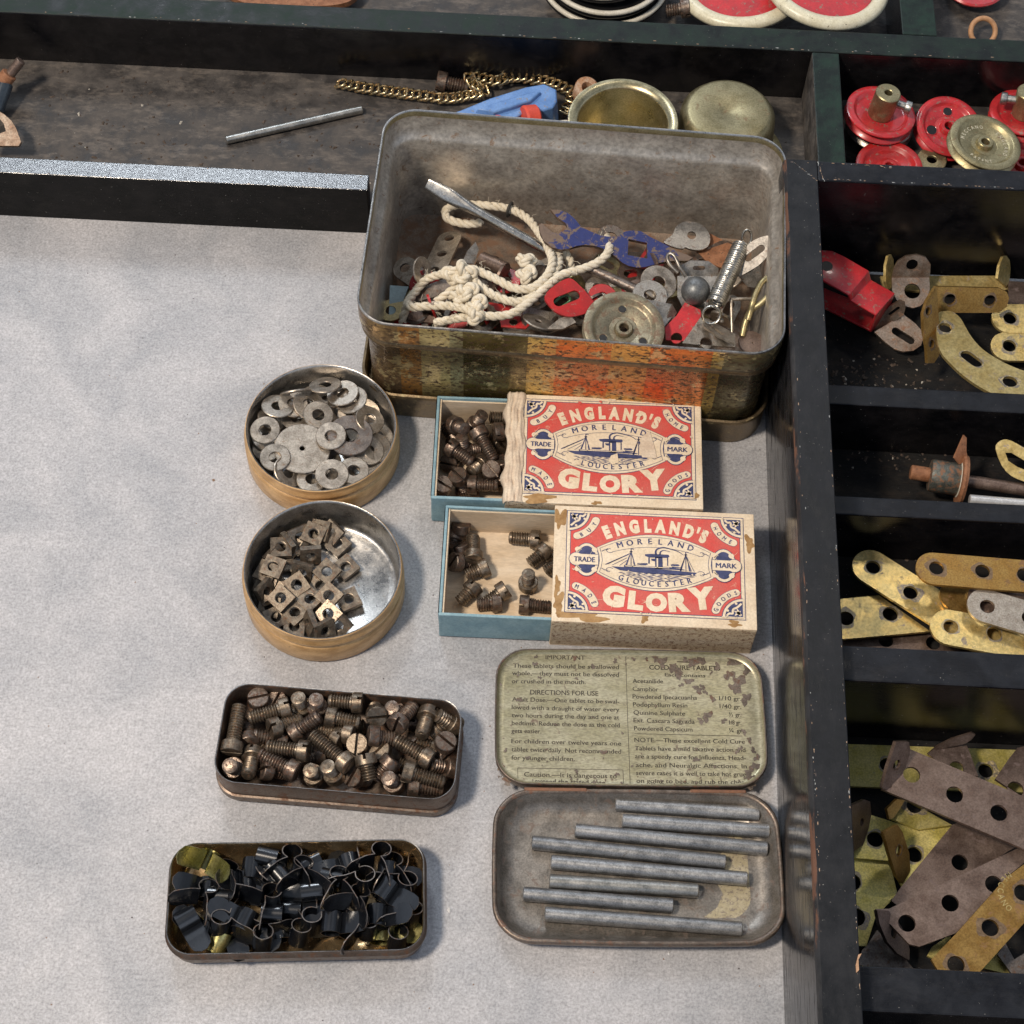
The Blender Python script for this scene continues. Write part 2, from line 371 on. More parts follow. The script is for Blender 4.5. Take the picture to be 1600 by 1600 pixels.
M_RUBBER = paint('black_rubber', (.007, .007, .008), (.012, .012, .013), .35, 2, None)
M_WHITE = paint('off_white_paint', (.72, .68, .58), (.62, .58, .48), .4, 4, (.2, .15, .1), .3)
M_BLKCLIP = paint('blackened_spring_steel', (.005, .006, .009), (.010, .012, .016), .2, 3, (.12, .08, .055), .31, .03, .35, spec=.9)
M_BLKCLIP.node_tree.nodes['Principled BSDF'].inputs['IOR'].default_value = 1.75
M_BRASSW = metal('dirty_wheel_brass', (.29, .25, .17), (.40, .355, .25), (.36, .5), .8, 2.6, (.17, .11, .07), .42, .15)
M_CHROME = metal('bright_blade_steel', (.56, .54, .50), (.70, .68, .64), (.16, .3), 1.0, 3, (.3, .25, .2), .33, .05)
M_EMB = paint('highlight_pale_brass', (.66, .60, .42), (.74, .68, .5), .35, 5, met=.3)  # paler than the wheel: highlight on the embossed letters painted as colour
M_CLIPG = metal('olive_passivated_clip', (.32, .30, .10), (.48, .44, .2), (.2, .35), .9, 3, None)
M_ROPE = paint('cotton_cord', (.68, .60, .46), (.78, .71, .58), .85, 5, None, bmp=.6, fine=40)
M_STRING = paint('dark_thread', (.03, .028, .025), (.05, .045, .04), .7, 5, None)
M_BALL = metal('grey_lead_ball', (.17, .18, .185), (.27, .28, .285), (.38, .55), .7, 3, (.30, .06, .07), .30, .3)
M_SPRING = metal('spring_wire', (.42, .40, .36), (.55, .53, .48), (.22, .36), 1.0, 3, None)
M_CLIPTIN = metal('golden_lacquered_tin', (.66, .43, .21), (.90, .68, .40), (.12, .28), .9, 1.8, (.16, .085, .035), .36, .05)
M_BRTIN = metal('brown_oxidised_tin', (.145, .105, .08), (.21, .165, .135), (.3, .5), .8, 2.6, (.13, .06, .03), .42, .1)
M_BLUEP = paint('blue_box_paper', (.19, .32, .38), (.27, .41, .46), .75, 2, (.42, .48, .46), .30, .25)
M_WOODP = paint('pale_box_veneer', (.60, .46, .31), (.70, .57, .42), .75, 2.2, (.40, .30, .2), .3, .3, stretch=(.25, 1, 1))
M_PAPER = paint('aged_cream_paper', (.70, .56, .40), (.80, .68, .51), .75, 1.4, (.38, .23, .10), .33, .25)
M_TORN = paint('torn_buff_paper', (.62, .49, .37), (.74, .62, .48), .85, 3, (.42, .26, .13), .33, .5)
M_STRIKE = paint('speckled_striking_side', (.52, .40, .27), (.60, .49, .35), .85, 4, (.26, .16, .10), .45, .6)
M_PRED = paint('label_red_ink', (.66, .075, .06), (.60, .12, .095), .62, 1.6, (.64, .28, .20), .375, .2, fine=26)
M_PBLUE = paint('label_navy_ink', (.035, .045, .12), (.06, .07, .17), .65, 5, None)
M_PCREAM = paint('label_cream_paper', (.76, .62, .44), (.82, .69, .52), .68, 2, None, bmp=.15)
M_STAIN = paint('brown_stain', (.30, .16, .05), (.42, .25, .10), .6, 4, None)
M_LIDIN = metal('printed_green_gold_lid', (.46, .42, .26), (.60, .555, .39), (.28, .40), .55, 2.0, (.16, .115, .085), .345, .08, fine=26, stretch=(.4, 1, 1))
M_RIM = metal('rusty_lid_edge', (.19, .15, .12), (.29, .235, .195), (.35, .5), .75, 3, (.16, .08, .05), .40, .12)
M_BASEIN = metal('grey_brown_tin_floor', (.29, .26, .225), (.41, .375, .335), (.32, .5), .75, 2.2, (.155, .12, .10), .40, .12)
M_INK = paint('dark_brown_print', (.045, .035, .022), (.07, .055, .035), .5, 5, None)
M_OCHRE = paint('ochre_lacquer_patch', (.42, .36, .23), (.48, .42, .29), .42, 5, (.24, .20, .16), .44, .1, .3)
M_HINGE = paint('rusty_hinge', (.24, .11, .06), (.19, .095, .06), .55, 4, (.12, .07, .04), .4, .3, .3)

def mat_bigtin():
    m, nt, b, vec, raw, rnd = base_mat('worn_gilt_lithographed_tin')
    sx = N_(nt, 'SeparateXYZ'); nt.links.new(raw, sx.inputs[0])
    x = N_(nt, 'MapRange'); x.inputs[1].default_value = -5.6; x.inputs[2].default_value = 5.6; nt.links.new(sx.outputs[0], x.inputs[0])
    g1, g2, ol, st, og, gr = (.56, .38, .13), (.54, .43, .19), (.12, .095, .03), (.66, .45, .14), (.66, .20, .05), (.17, .15, .085)
    paintc = ramp(nt, x.outputs[0], [(0, (.20, .13, .07)), (.10, (.42, .20, .06)), (.15, g2), (.22, (.40, .36, .19)), (.252, ol), (.405, st), (.445, (.68, .38, .11)), (.47, og), (.60, (.68, .36, .09)), (.69, og), (.835, st), (.86, gr)], 'CONSTANT')
    n3 = noise(nt, raw, 1.3, 3, .5); paintc = mix(nt, ramp(nt, n3, [(.45, 0.0), (.7, .22)]), paintc, (.64, .45, .16))
    chip = noise(nt, raw, 5.5, 8, .70, (1, 1, 2.2), .4); bare = ramp(nt, chip, [(.452, 1.0), (.462, 0.0)])
    edge = noise(nt, raw, 1.9, 8, .72); gold = ramp(nt, edge, [(.56, 0.0), (.57, .75)])
    c = mix(nt, gold, paintc, (.62, .50, .25)); c = mix(nt, bare, c, (.105, .066, .036))
    dk = ramp(nt, noise(nt, raw, 9, 4, .7), [(.3, .68), (.6, 1.06)]); c = mix(nt, 1.0, c, dk, 'MULTIPLY')
    nt.links.new(c, b.inputs['Base Color']); b.inputs['Metallic'].default_value = .55
    nt.links.new(ramp(nt, bare, [(0, .22), (1, .5)]), b.inputs['Roughness']); bump(nt, b, chip, .2, .01); return m
M_BIG = mat_bigtin()
M_BIGRIM = metal('brown_gilt_bead', (.20, .145, .085), (.30, .22, .13), (.28, .45), .85, 3, (.42, .34, .18), .36, .12)
M_BIGIN = metal('grey_tin_inside', (.45, .415, .37), (.62, .58, .52), (.3, .5), .62, 1.7, (.21, .135, .085), .37, .12, fine=9)
M_BIGFL = metal('rusty_tin_floor', (.21, .15, .11), (.30, .23, .175), (.42, .6), .6, 1.6, (.17, .095, .055), .46, .15)

# ================================================================ the ground: the board everything stands on
tb = MB(); tb.add(box(-60, 60, -55, 60, -2, 0)); tag(tb.build('table_surface', M_TABLE, smooth=0), None, None, None, 'structure')

# ================================================================ the black compartment box
BX = empty('compartment_box', (7, 9, 0)); tag(BX, 'black painted wooden compartment box standing along the top and right of the grey board', 'wooden box')
def bpart(name, b, mat, w=.03, mis=None):
    mb = MB(); mb.add(box(*b), None, mis if mis else 0)
    o = mb.build(name, mat, BX, 0); o.location = (-7, -9, 0)
    return bevel(o, w, 2) if w else o
ZR, ZF, ZB = 4.5, .55, 2.8
# long side panel to the right of the board: gloss face, worn edge chamfer, top
mb = MB(); y0, y1 = -24.0, 9.06; X0, X1 = 7.0, 7.93
sec = [(X0, .002), (X0, 4.32), (7.02, 4.43), (7.085, ZR), (X1-.02, ZR), (X1, ZR-.02), (X1, .002)]
n = 60; v = []; f = []; mi = []
for k in range(n+1):
    y = y0+(y1-y0)*k/n
    for i, (x, z) in enumerate(sec):
        w = random.uniform(-.012, .012) if i in (2, 3) else 0
        v.append((x-7+(abs(w) if i == 2 else w*1.6 if i == 3 else 0), y-9, z-(w*.5 if i == 1 else 0)))
m_ = len(sec)
for k in range(n):
    for i in range(m_):
        j = (i+1) % m_; f.append((k*m_+i, k*m_+j, (k+1)*m_+j, (k+1)*m_+i)); mi.append({0: 0, 1: 2, 2: 2}.get(i, 1))
f += [tuple(range(m_)), tuple(n*m_+i for i in range(m_))[::-1]]; mi += [1, 1]
mb.add((v, f), None, mi); mb.build('side_panel', [M_GLOSS, M_BLKY, M_WORN], BX, 30)
# floors
bpart('floor_panel', (7.935, 30, -24, 8.30, .01, ZF), M_CELL, 0)
ZL = 2.6; YW = P(600, 48, ZL).y; YW2 = P(600, 14, ZL).y; print('far wall', YW, YW2)
bpart('floor_panel', (-24, 30, 9.93, YW-.005, .01, .6), M_FLOOR, 0)
bpart('floor_panel', (-24, 30, YW2+.005, 27, .01, .8), M_FLOOR, 0)
# back row: low front rail, far wall, divider; joints butt end to end
bpart('front_rail', (-24, -4.62, 9.33, 9.92, .002, 1.97), [M_FACE, M_STRIP], .03, [0, 1, 0, 0, 0, 0])
bpart('cross_rail', (7.0, 30, 8.36, 9.055, ZF+.01, ZR-.004), [M_WALL, M_BLKX], .04, [0, 1, 0, 0, 0, 0]).location.x = .935-7
bpart('far_wall', (-24, 30, YW, YW2, .002, ZL), [M_WALL, M_GRNX], .04, [0, 1, 0, 0, 0, 0])
bpart('divider', (P(1269, 85, ZL).x, P(1311, 84, ZL).x, 9.062, YW-.005, .61, ZL-.005), [M_FLOOR, M_GRNY], .04, [0, 1, 0, 0, 0, 0])
bpart('divider', (P(1407, 20, ZL).x, P(1461, 20, ZL).x, YW2+.005, 27, .81, ZL-.005), [M_WALL, M_GRNY], .04, [0, 1, 0, 0, 0, 0])
# cell bars of the right-hand side (the width in y of each top)
for pa, pb, z, w in (((1291, 600), (1292.5, 631), ZB, .04), ((1302, 774), (1303, 803), ZB, .04), ((1317, 1008), (1320, 1063), 3.9, .05), ((1346, 1508), (1348, 1580), 3.9, .05)):
    ya, yb = P(*pb, z).y, P(*pa, z).y
    bpart('cell_bar', (7.94, 30, ya, yb, ZF+.01, z), [M_WALL, M_BLKX], w, [0, 1, 0, 0, 0, 0])
bpart('end_panel', (-18.0, -17.3, 9.93, YW-.005, .61, 2.5), M_WALL, .03)
# grit and wood crumbs on the cell floors: nobody could count them
mb = MB(); rg = random.Random(3)
for i in range(1500):
    q = rg.random()
    if q < .42: x, y, z = rg.gauss(9.6, 1.1), rg.gauss(3.6, .9), ZF
    elif q < .62: x, y, z = rg.uniform(8, 15), rg.gauss(-.9, .5), ZF
    elif q < .7: x, y, z = rg.uniform(8, 15), rg.uniform(-20, 8), ZF
    else: x, y, z = rg.uniform(-15, 8), rg.uniform(10, 14.6), .6
    if x < 7.97 and z == ZF: continue
    if any(a < y < b for a, b in ((.1, 1.5), (-2.6, -1.2), (-7.2, -5), (-15, -12.8))) and z == ZF: continue
    s = rg.uniform(.012, .045); a = rg.uniform(0, 6.3); L = s*rg.choice((1, 1, 2.5))
    M = Matrix.Translation((x, y, z+s*.3)) @ Matrix.Rotation(a, 4, 'Z') @ Matrix.Rotation(rg.uniform(-.6, .6), 4, 'Y')
    mb.add(([(-L, -s, -s*.4), (L, -s, -s*.3), (L*.7, s, -s*.3), (-L*.8, s*.9, -s*.4), (0, 0, s*.7)], [(0, 1, 4), (1, 2, 4), (2, 3, 4), (3, 0, 4), (0, 3, 2, 1)]), M, 1 if rg.random() < .06 else 0)
tag(mb.build('grit', [paint('dark_grit', (.05, .035, .025), (.09, .065, .05), .8), paint('pale_crumb', (.4, .36, .3), (.5, .46, .4), .8)], None, 0), 'dark grit and crumbs scattered over the floors of the black box', 'grit', None, 'stuff')

# ================================================================ the big rectangular tin standing in its own lid
TC = Vector((1.39, 6.42, 0)); TROT = R(-2.2)
TINW, TIND = 11.25, 7.45
t = empty('rectangular_tin', TC, (0, 0, TROT)); BIG = t
tag(t, 'large open gilt rectangular tin full of odd parts, at the top centre', 'tin')
prof = [(.36, .14), (.26, .25), (.25, 1.6), (.22, 3.12), (.13, 3.20), (.06, 3.30), (.06, 3.42), (.13, 3.5), (.03, 3.56), (.01, 3.7), (0, 4.36), (.015, 4.40), (.05, 4.41), (.075, 4.38), (.08, 4.20), (.09, 4.17), (.10, 3.62), (.24, 3.5), (.30, 3.38), (.31, 1.3), (.42, .32), (.62, .22)]
mis = [0]*3+[1]*5+[0]*2+[5]*3+[3]*1+[2]*6+[4]*1
vf = shell(TINW, TIND, .95, prof, 10, mis+[2])
mb = MB(); mb.add(vf[:2], None, vf[2][:-2]+[0, 4]); 
o = mb.build('tin_body', [M_BIG, M_BIGRIM, M_BIGIN, M_BRASSD, M_BIGFL, M_TINS], t, 50)
o = MB(); lp = [(.02, .01), (0, .05), (-.02, .9), (-.05, .98), (-.03, 1.06), (.03, 1.08), (.08, 1.02), (.10, .9), (.11, .12), (.3, .10)]
vf = shell(TINW-.02, TIND-.1, 1.0, lp, 10, [0]*9+[0]); o.add(vf[:2]); lid = o.build('tin_lid', [M_BIGRIM], None, 50, None); lid.location = TC; lid.rotation_euler.z = TROT
tag(lid, 'shallow brown tin lid turned upside down beneath the large gilt tin', 'tin lid')
# worn lettering on the front of the tin (own plane, a hair proud of the paint)
YF = -(TIND/2)
mb = MB(); 
def tf(px, py, z): # front px -> local x of the tin
    q = PP(px, py, TC+Matrix.Rotation(TROT, 3, 'Z') @ Vector((0, YF, 0)), Matrix.Rotation(TROT, 3, 'Z') @ Vector((0, -1, 0)))
    q = Matrix.Rotation(-TROT, 3, 'Z') @ (q-TC); return q.x, q.z
def front(mb, s, pa, pb, hpx, y, bold=0, mi=0):
    xa, za = tf(*pa, 0); xb, zb = tf(*pb, 0); h = hpx/33.0
    M = Matrix(((1, 0, 0, 0), (0, 0, -1, y), (0, 1, 0, 0), (0, 0, 0, 1)))
    text2d(mb, s, xa, za, xb, zb, h, 0, bold, mi, M)
M_LITHO = paint('faded_gold_print', (.46, .25, .06), (.62, .42, .16), .35, 5, (.50, .15, .03), .47, .1, .4)
front(mb, 'WORCES', (913, 541), (985, 546), 8, YF-.003)
front(mb, 'WMTTLU', (905, 566), (1000, 577), 6, YF+.2, .02)
front(mb, 'WAMITTL', (895, 587), (1012, 597), 15, YF+.243, .04); front(mb, 'OUTE', (1040, 590), (1093, 594), 11, YF+.243, .02)
mb.build('lettering', M_LITHO, BIG, 0)

# ================================================================ round tins
def round_tin(name, cx, cy, label):
    t = empty(name, (cx, cy, 0)); tag(t, label, 'round tin', 'two round lacquered tins')
    body = MB(); body.add(lathe([(1.99, 0), (2.09, .04), (2.11, .09), (2.11, .74), (2.08, .80), (2.03, .82)], 72, True, False), None, 0)
    n = 71*5
    b2 = lathe([(2.03, .82), (2.075, .86), (2.10, .93), (2.10, 1.0), (2.06, 1.06), (2.045, 1.2), (2.055, 1.24), (2.03, 1.26)], 72, False, False); body.add(b2, None, 0)
    body.build('tin_wall', M_ORANGE, t, 60)
    inn = MB(); inn.add(lathe([(2.03, 1.26), (2.00, 1.245), (1.98, 1.19), (1.965, .35), (1.93, .2), (1.82, .13), (1.72, .15), (1.66, .12), (.02, .12)], 72, False, True)); inn.build('tin_lining', M_TINS, t, 60)
    return t
c2 = (P(381.5, 889, 1.25)+P(625.5, 889, 1.25))/2; c2 = (c2.x, (P(505, 782, 1.25).y+P(508, 999, 1.25).y)/2)
c1 = ((P(384, 668, 1.25).x+P(618.5, 668, 1.25).x)/2, (P(503, 571.6, 1.25).y+P(503, 766, 1.25).y)/2)
print('tin centres', c1, c2)
round_tin('round_tin', c1[0], c1[1], 'round orange lacquered tin filled with washers, the upper of two')
round_tin('round_tin', c2[0], c2[1], 'round orange lacquered tin half filled with square nuts, the lower of two')

# ================================================================ the two long narrow tins
def fit(pl, pr, pt, pb, z): # left, right, top, bottom extreme pixels on plane z
    a, b, c, d = P(*pl, z), P(*pr, z), P(*pt, z), P(*pb, z); return a, b, c, d
def narrow_tin(name, corners, z, h, r, label, m_out, m_in, m_fl, lipped):
    """corners: TL, TR, BR, BL of the rim's straight sides extended, in pixels"""
    q = [P(x, y, z) for x, y in corners]; c = sum(q, Vector())/4; c.z = 0
    w = ((q[1]-q[0]).length+(q[2]-q[3]).length)/2; d = ((q[3]-q[0]).length+(q[2]-q[1]).length)/2
    dx = (q[1]-q[0])+(q[2]-q[3]); a = math.atan2(dx.y, dx.x); print(name, 'w', w, 'd', d, 'ang', math.degrees(a))
    t = empty(name, c, (0, 0, a)); tag(t, label, 'oblong tin')
    if lipped: prof = [(.06, 0), (-.03, .04), (-.05, .10), (-.05, .36), (0, .38), (0, h-.03), (.012, h), (.035, h-.01), (.05, h-.08), (.06, .3), (.25, .1), (.5, .08)]; mis = [0]*6+[1]*1+[2]*4
    else: prof = [(.35, 0), (.1, .06), (.02, .2), (-.02, .62), (-.05, .66), (-.05, .72), (0, .76), (0, h-.02), (.012, h), (.035, h-.01), (.05, h-.08), (.08, .3), (.3, .1), (.6, .08)]; mis = [0]*8+[1]*1+[2]*4
    vf = shell(w, d, r, prof, 10, mis); mb = MB(); mb.add(vf[:2], None, vf[2][:-1]+[2]); mb.build('tin_shell', [m_out, m_fl, m_in], t, 55)
    return t, w, d, a
narrow_tin('narrow_tin', [(352, 1065), (722, 1093), (712, 1254), (333, 1219)], 1.15, 1.15, .62, 'brown oblong tin packed with slotted screws', M_BRTIN, M_BRTIN, M_TINS, True)
CT, CTW, CTD, CTA = narrow_tin('narrow_tin', [(268, 1320), (663, 1307), (664, 1487), (256, 1490)], .95, .95, .62, 'oblong tin with golden lining full of black spring clips', M_BRTIN, M_CLIPTIN, M_TINS, False)
# ================================================================ matchboxes
def stroke(pts, w, z=0.0, closed=False):
    pts = [Vector((p[0], p[1], 0)) for p in pts]; v = []; f = []; n = len(pts)
    for i in range(n):
        a = pts[i-1] if i > 0 or closed else pts[i]; b = pts[(i+1) % n] if i < n-1 or closed else pts[i]
        t = (b-a).normalized(); nn = Vector((-t.y, t.x, 0)); ww = w(i/(n-1)) if callable(w) else w
        v += [(pts[i]+nn*ww/2)[:2]+(z,), (pts[i]-nn*ww/2)[:2]+(z,)]
    for i in range(n if closed else n-1):
        j = (i+1) % n; f.append((2*i, 2*i+1, 2*j+1, 2*j))
    return v, f
def arc(cx, cy, r, a0, a1, n=16): return [(cx+r*cos(R(a0+(a1-a0)*k/n)), cy+r*sin(R(a0+(a1-a0)*k/n))) for k in range(n+1)]
def blob(cx, cy, r, rgn, n=16, ir=.4, sx=1, sy=1):
    ph = [rgn.uniform(0, 6.3) for _ in range(3)]
    return [(cx+sx*r*(1+ir*(.5*sin(2*a+ph[0])+.35*sin(3*a+ph[1])+.35*sin(5*a+ph[2])))*cos(a), cy+sy*r*(1+ir*(.5*sin(2*a+ph[0])+.35*sin(3*a+ph[1])+.35*sin(5*a+ph[2])))*sin(a)) for a in [2*pi*k/n for k in range(n)]]
FWD, FHT = 4.62, 2.98
def lab(a, b): return ((a-.5)*FWD, (.5-b)*FHT)          # fractions of the printed frame
def fx(x, y): return lab((x-210)/2210, (y-35-.03*(x-232))/1310)
def label_mesh(torn):
    """printed label: 0 cream 1 red 2 navy 3 torn paper 4 stain"""
    mb = MB(); Z = lambda k: .003*k; W, H = FWD/2, FHT/2
    mb.add(flat([(-W-.02, -H-.02), (W+.02, -H-.02), (W+.02, H+.02), (-W-.02, H+.02)], z=Z(1)), None, 2)
    mb.add(flat([(-W, -H), (W, -H), (W, H), (-W, H)], z=Z(2)), None, 0)
    # red field
    e = .085; mb.add(flat([(-W+e, -H+e*.6), (W-e, -H+e*.6), (W-e, H-e*.6), (-W+e, H-e*.6)], z=Z(3)), None, 2)
    e = .10; mb.add(flat([(-W+e, -H+e*.7), (W-e, -H+e*.7), (W-e, H-e*.7), (-W+e, H-e*.7)], z=Z(4)), None, 1)
    # corner ornaments
    for sx in (-1, 1):
        for sy in (-1, 1):
            cx, cy = sx*(W-.03), sy*(H-.03); a0 = {(-1, 1): 270, (1, 1): 180, (-1, -1): 0, (1, -1): 90}[(sx, sy)]
            for r, m, k in ((.575, 2, 5), (.555, 0, 6), (.49, 2, 7)):
                mb.add(flat([(cx, cy)]+arc(cx, cy, r, a0, a0+90), z=Z(k)), None, m)
            mb.add(flat([(cx, cy), (cx-sx*.575, cy), (cx-sx*.575, cy-sy*.03), (cx-sx*.03, cy-sy*.03), (cx-sx*.03, cy-sy*.575), (cx, cy-sy*.575)], z=Z(8)), None, 0)
            q = lambda x, y: (cx-sx*x, cy-sy*y)
            for ax, ay, bx, by in ((.06, .08, .25, .2), (.1, .05, .18, .26), (.24, .07, .09, .2)): mb.add(stroke([q(ax, ay), q((ax+bx)/2, (ay+by)/2), q(bx, by)], lambda t: .02+.07*t*(1-t)*4*.8, Z(8)), None, 0)
            mb.add(stroke(spline([(*q(.45, .05), 0), (*q(.38, .12), 0), (*q(.30, .12), 0), (*q(.28, .24), 0), (*q(.18, .30), 0), (*q(.12, .36), 0), (*q(.06, .42), 0)], 5), .055, Z(8)), None, 0)
            mb.add(flat(circ(*q(.42, .2), .035, 8), z=Z(8)), None, 0); mb.add(flat(circ(*q(.2, .41), .035, 8), z=Z(8)), None, 0)
            # the word ribbons
            am = a0+45; word = {(-1, 1): 'BUY', (1, 1): 'HOME', (-1, -1): 'MADE', (1, -1): 'GOODS'}[(sx, sy)]
            half = 27 if word != 'GOODS' else 30; rr = .755
            for wd, m, k in ((.225, 2, 5), (.205, 0, 6)):
                pa = arc(cx, cy, rr, am-half, am+half); mb.add(stroke(pa, wd, Z(k)), None, m)
                for p in (pa[0], pa[-1]): mb.add(flat(circ(*p, wd/2, 14), z=Z(k)+.0004), None, m)
            inner = sy > 0   # top words read along the far side of the corner
            textarc(mb, word, cx, cy, rr-.065 if not inner else rr+.065, am, .125, .255 if len(word) == 3 else .20 if len(word) == 4 else .175, Z(7), 0.0, inner, 2, None, .75, None, .006)
    # lens
    def lens(k, grow, mi):
        tl, bl, at, ab = fx(600, 520), fx(590, 842), lab(.5, .216), lab(.5, .758)
        x = 1.50+grow; yt = tl[1]+grow*.3; yb = bl[1]-grow*.3; yat = at[1]+grow; yab = ab[1]-grow; pts = []
        for i in range(25): u = -1+2*i/24; pts.append((x*u, yab+(yb-yab)*u*u))
        for s in (.25, .5, .75): pts.append((x-.07*sin(pi*s), yb+(yt-yb)*s))
        for i in range(25): u = 1-2*i/24; pts.append((x*u, yat+(yt-yat)*u*u))
        for s in (.25, .5, .75): pts.append((-x+.07*sin(pi*s), yt+(yb-yt)*s))
        mb.add(flat(pts, z=Z(k)), None, mi); return pts
    lens(5, .035, 2); lens(6, .018, 0); lens(7, -.045, 2); lens(8, -.06, 0)
    u_ = lambda c, s, y0: [(c[0]*0, 0)]
    mb.add(stroke([(1.12*t, lab(.5, .335)[1]-.16*t*t*1.2) for t in [-1+k/10 for k in range(21)]], .012, Z(9)), None, 2)
    textarc(mb, 'MORELAND', 0, lab(.5, .303)[1]-2.95, 2.95, 90, .175, .262, Z(9), 0.0, False, 2, None, .95, None, .007)
    textarc(mb, 'GLOUCESTER', 0, lab(.5, .722)[1]+2.95, 2.95, 270, .165, .205, Z(9), 0.0, True, 2, None, .85, None, .007)
    # flourishes
    for sx in (-1, 1):
        for sy, yy in ((1, 545), (-1, 815)):
            cx, cy = fx(742, yy); cx = cx*(-sx)*(-1) if sx < 0 else -cx
            cx = -abs(cx)*(-sx) if sx > 0 else -abs(cx)
            sp = [(cx+sx*(-1)*(.03+.09*t)*cos(5.2*t+.5), cy+sy*(.02+.08*t)*sin(5.2*t+.5)) for t in [k/18 for k in range(19)]]
            mb.add(stroke(sp, .016, Z(9)), None, 2); mb.add(stroke([(cx+sx*.02, cy), (cx+sx*.12, cy-.01*sy), (cx+sx*.2, cy-.06*sy)], .02, Z(9)), None, 2)
    # TRADE / MARK
    for sx, word in ((-1, 'TRADE'), (1, 'MARK')):
        cx, cy = fx(462, 678); cx = sx*abs(cx)
        for rx_, ry_, m, k in ((.335, .50, 2, 9), (.315, .48, 0, 10), (.25, .405, 2, 11)): mb.add(flat(circ(cx, cy, rx_, 28, ry_), z=Z(k)), None, m)
        for sy in (-1, 1):
            for dx in (-.24, .2): mb.add(flat(circ(cx+dx, cy+sy*.29, .075, 12), z=Z(12)), None, 0)
            mb.add(stroke(arc(cx, cy+sy*.0, .33, 115 if sy > 0 else 205, 155 if sy > 0 else 245, 6), .02, Z(12)), None, 0)
            mb.add(flat([(cx-sx*.36, cy+sy*.16), (cx-sx*.20, cy+sy*.16), (cx-sx*.2, cy+sy*.36), (cx-sx*.3, cy+sy*.32)], z=Z(11)), None, 0) if False else None
        for g, m, k in ((.016, 2, 12), (0, 0, 13)):
            mb.add(flat([(cx-sx*(.30+g), cy-.15-g), (cx+sx*.28, cy-.15-g), (cx+sx*.28, cy+.15+g), (cx-sx*(.30+g), cy+.15+g)], z=Z(k)), None, m)
            mb.add(flat(circ(cx+sx*.27, cy, .185+g, 20), z=Z(k)+.0005), None, m)
        tw = .27; text2d(mb, word, cx-tw+sx*.06, cy-.075, cx+tw+sx*.06, cy-.08, .15, Z(15), 0.0, 2, None, .007)
    # ENGLAND'S and GLORY
    yc = lab(.5, .175)[1]; rad = 3.2
    for ch, s in (('E', -1.235), ('N', -.89), ('G', -.53), ('L', -.19), ('A', .13), ('N', .49), ('D', .85), ("'", 1.065), ('S', 1.245)):
        a = s/rad; hh = .36 if ch != "'" else .36; textarc(mb, ch, 0, yc-rad, rad, 90-math.degrees(a), .36, 0, Z(6), .075, False, 0, None, .68 if ch != "'" else .62)
    for ch, a_, b_, h, w, rt in (('G', .262, .917, .54, .58, -7), ('L', .388, .94, .48, .40, -5), ('O', .506, .948, .47, .56, 0), ('R', .637, .94, .49, .56, 4), ('Y', .765, .905, .58, .70, 7)):
        vs, fs, ww = glyphs(ch, .075); x0, y0 = lab(a_, b_); r_ = R(rt)
        out = [(x0+(x/ww-.5)*w*cos(r_)-y*h*sin(r_), y0+(x/ww-.5)*w*sin(r_)+y*h*cos(r_), Z(6)) for x, y, _ in vs]; mb.add((out, fs), None, 0)
    # the ship: hull, deckhouse, bridge, funnel smoke, masts, rigging, sea
    K = Z(10); pl = lambda pts, m=2, k=0: mb.add(flat([fx(*p) for p in pts], z=K+k*.002), None, m)
    pl([(765, 762), (960, 770), (1300, 782), (1835, 828), (1800, 862), (1500, 862), (1100, 838), (880, 812)])
    pl([(925, 742), (1500, 762), (1680, 790), (1680, 800), (925, 768)], 2); pl([(940, 748), (1490, 768), (1490, 776), (940, 760)], 0, 1)
    pl([(1090, 715), (1215, 715), (1225, 728), (1190, 742), (1090, 736)]); pl([(1185, 598), (1260, 592), (1480, 600), (1492, 622), (1470, 642), (1240, 640), (1190, 622)])
    pl([(1310, 630), (1405, 630), (1408, 790), (1315, 782)]); pl([(1330, 650), (1350, 650), (1350, 770), (1332, 768)], 0, 1)
    pl([(1228, 640), (1246, 640), (1246, 720), (1228, 720)]); pl([(1462, 640), (1476, 640), (1476, 745), (1462, 745)]); pl([(1260, 655), (1310, 655), (1310, 690), (1270, 680)])
    pl([(1505, 722), (1600, 722), (1618, 735), (1600, 748), (1510, 744)]); pl([(1520, 752), (1650, 765), (1650, 775), (1520, 768)])
    for pts, w in (([(1325, 600), (1320, 560), (1345, 525), (1420, 508), (1520, 530), (1600, 556), (1665, 600)], lambda t: .055*(1-t*.7)), ([(1375, 600), (1380, 565), (1420, 545), (1500, 560)], lambda t: .05*(1-t*.8))):
        mb.add(stroke(spline([(*fx(*p), 0) for p in pts], 4), w, K), None, 2)
    for mx, my, b in ((1012, 575, 768), (1694, 605, 812)):
        mb.add(stroke([fx(mx, my-45), fx(mx+2, b)], .022, K), None, 2); pl([(mx-3, my-10), (mx+6, my-10), (mx-55, b-2), (mx-78, b-4)]); pl([(mx-3, my-10), (mx+6, my-10), (mx+64, b+2), (mx+42, b)])
        pl([(mx-24, my-2), (mx+24, my-2), (mx+4, my-26)]); mb.add(stroke([fx(mx, my-45), fx(mx+38, my-38)], .02, K), None, 2)
        pl([(mx+14, my+60), (mx+28, my+110), (mx+28, b-6), (mx+14, b-6)], 0, 1)
    for a_, b_ in (((1000, 590), (692, 738)), ((985, 605), (700, 742)), ((960, 650), (780, 745)), ((965, 680), (870, 750)), ((905, 640), (720, 735)), ((1705, 620), (1800, 818)), ((1708, 650), (1765, 812)), ((1680, 640), (1630, 770))):
        mb.add(stroke([fx(*a_), fx(*b_)], .014, K), None, 2)
    rg = random.Random(11)
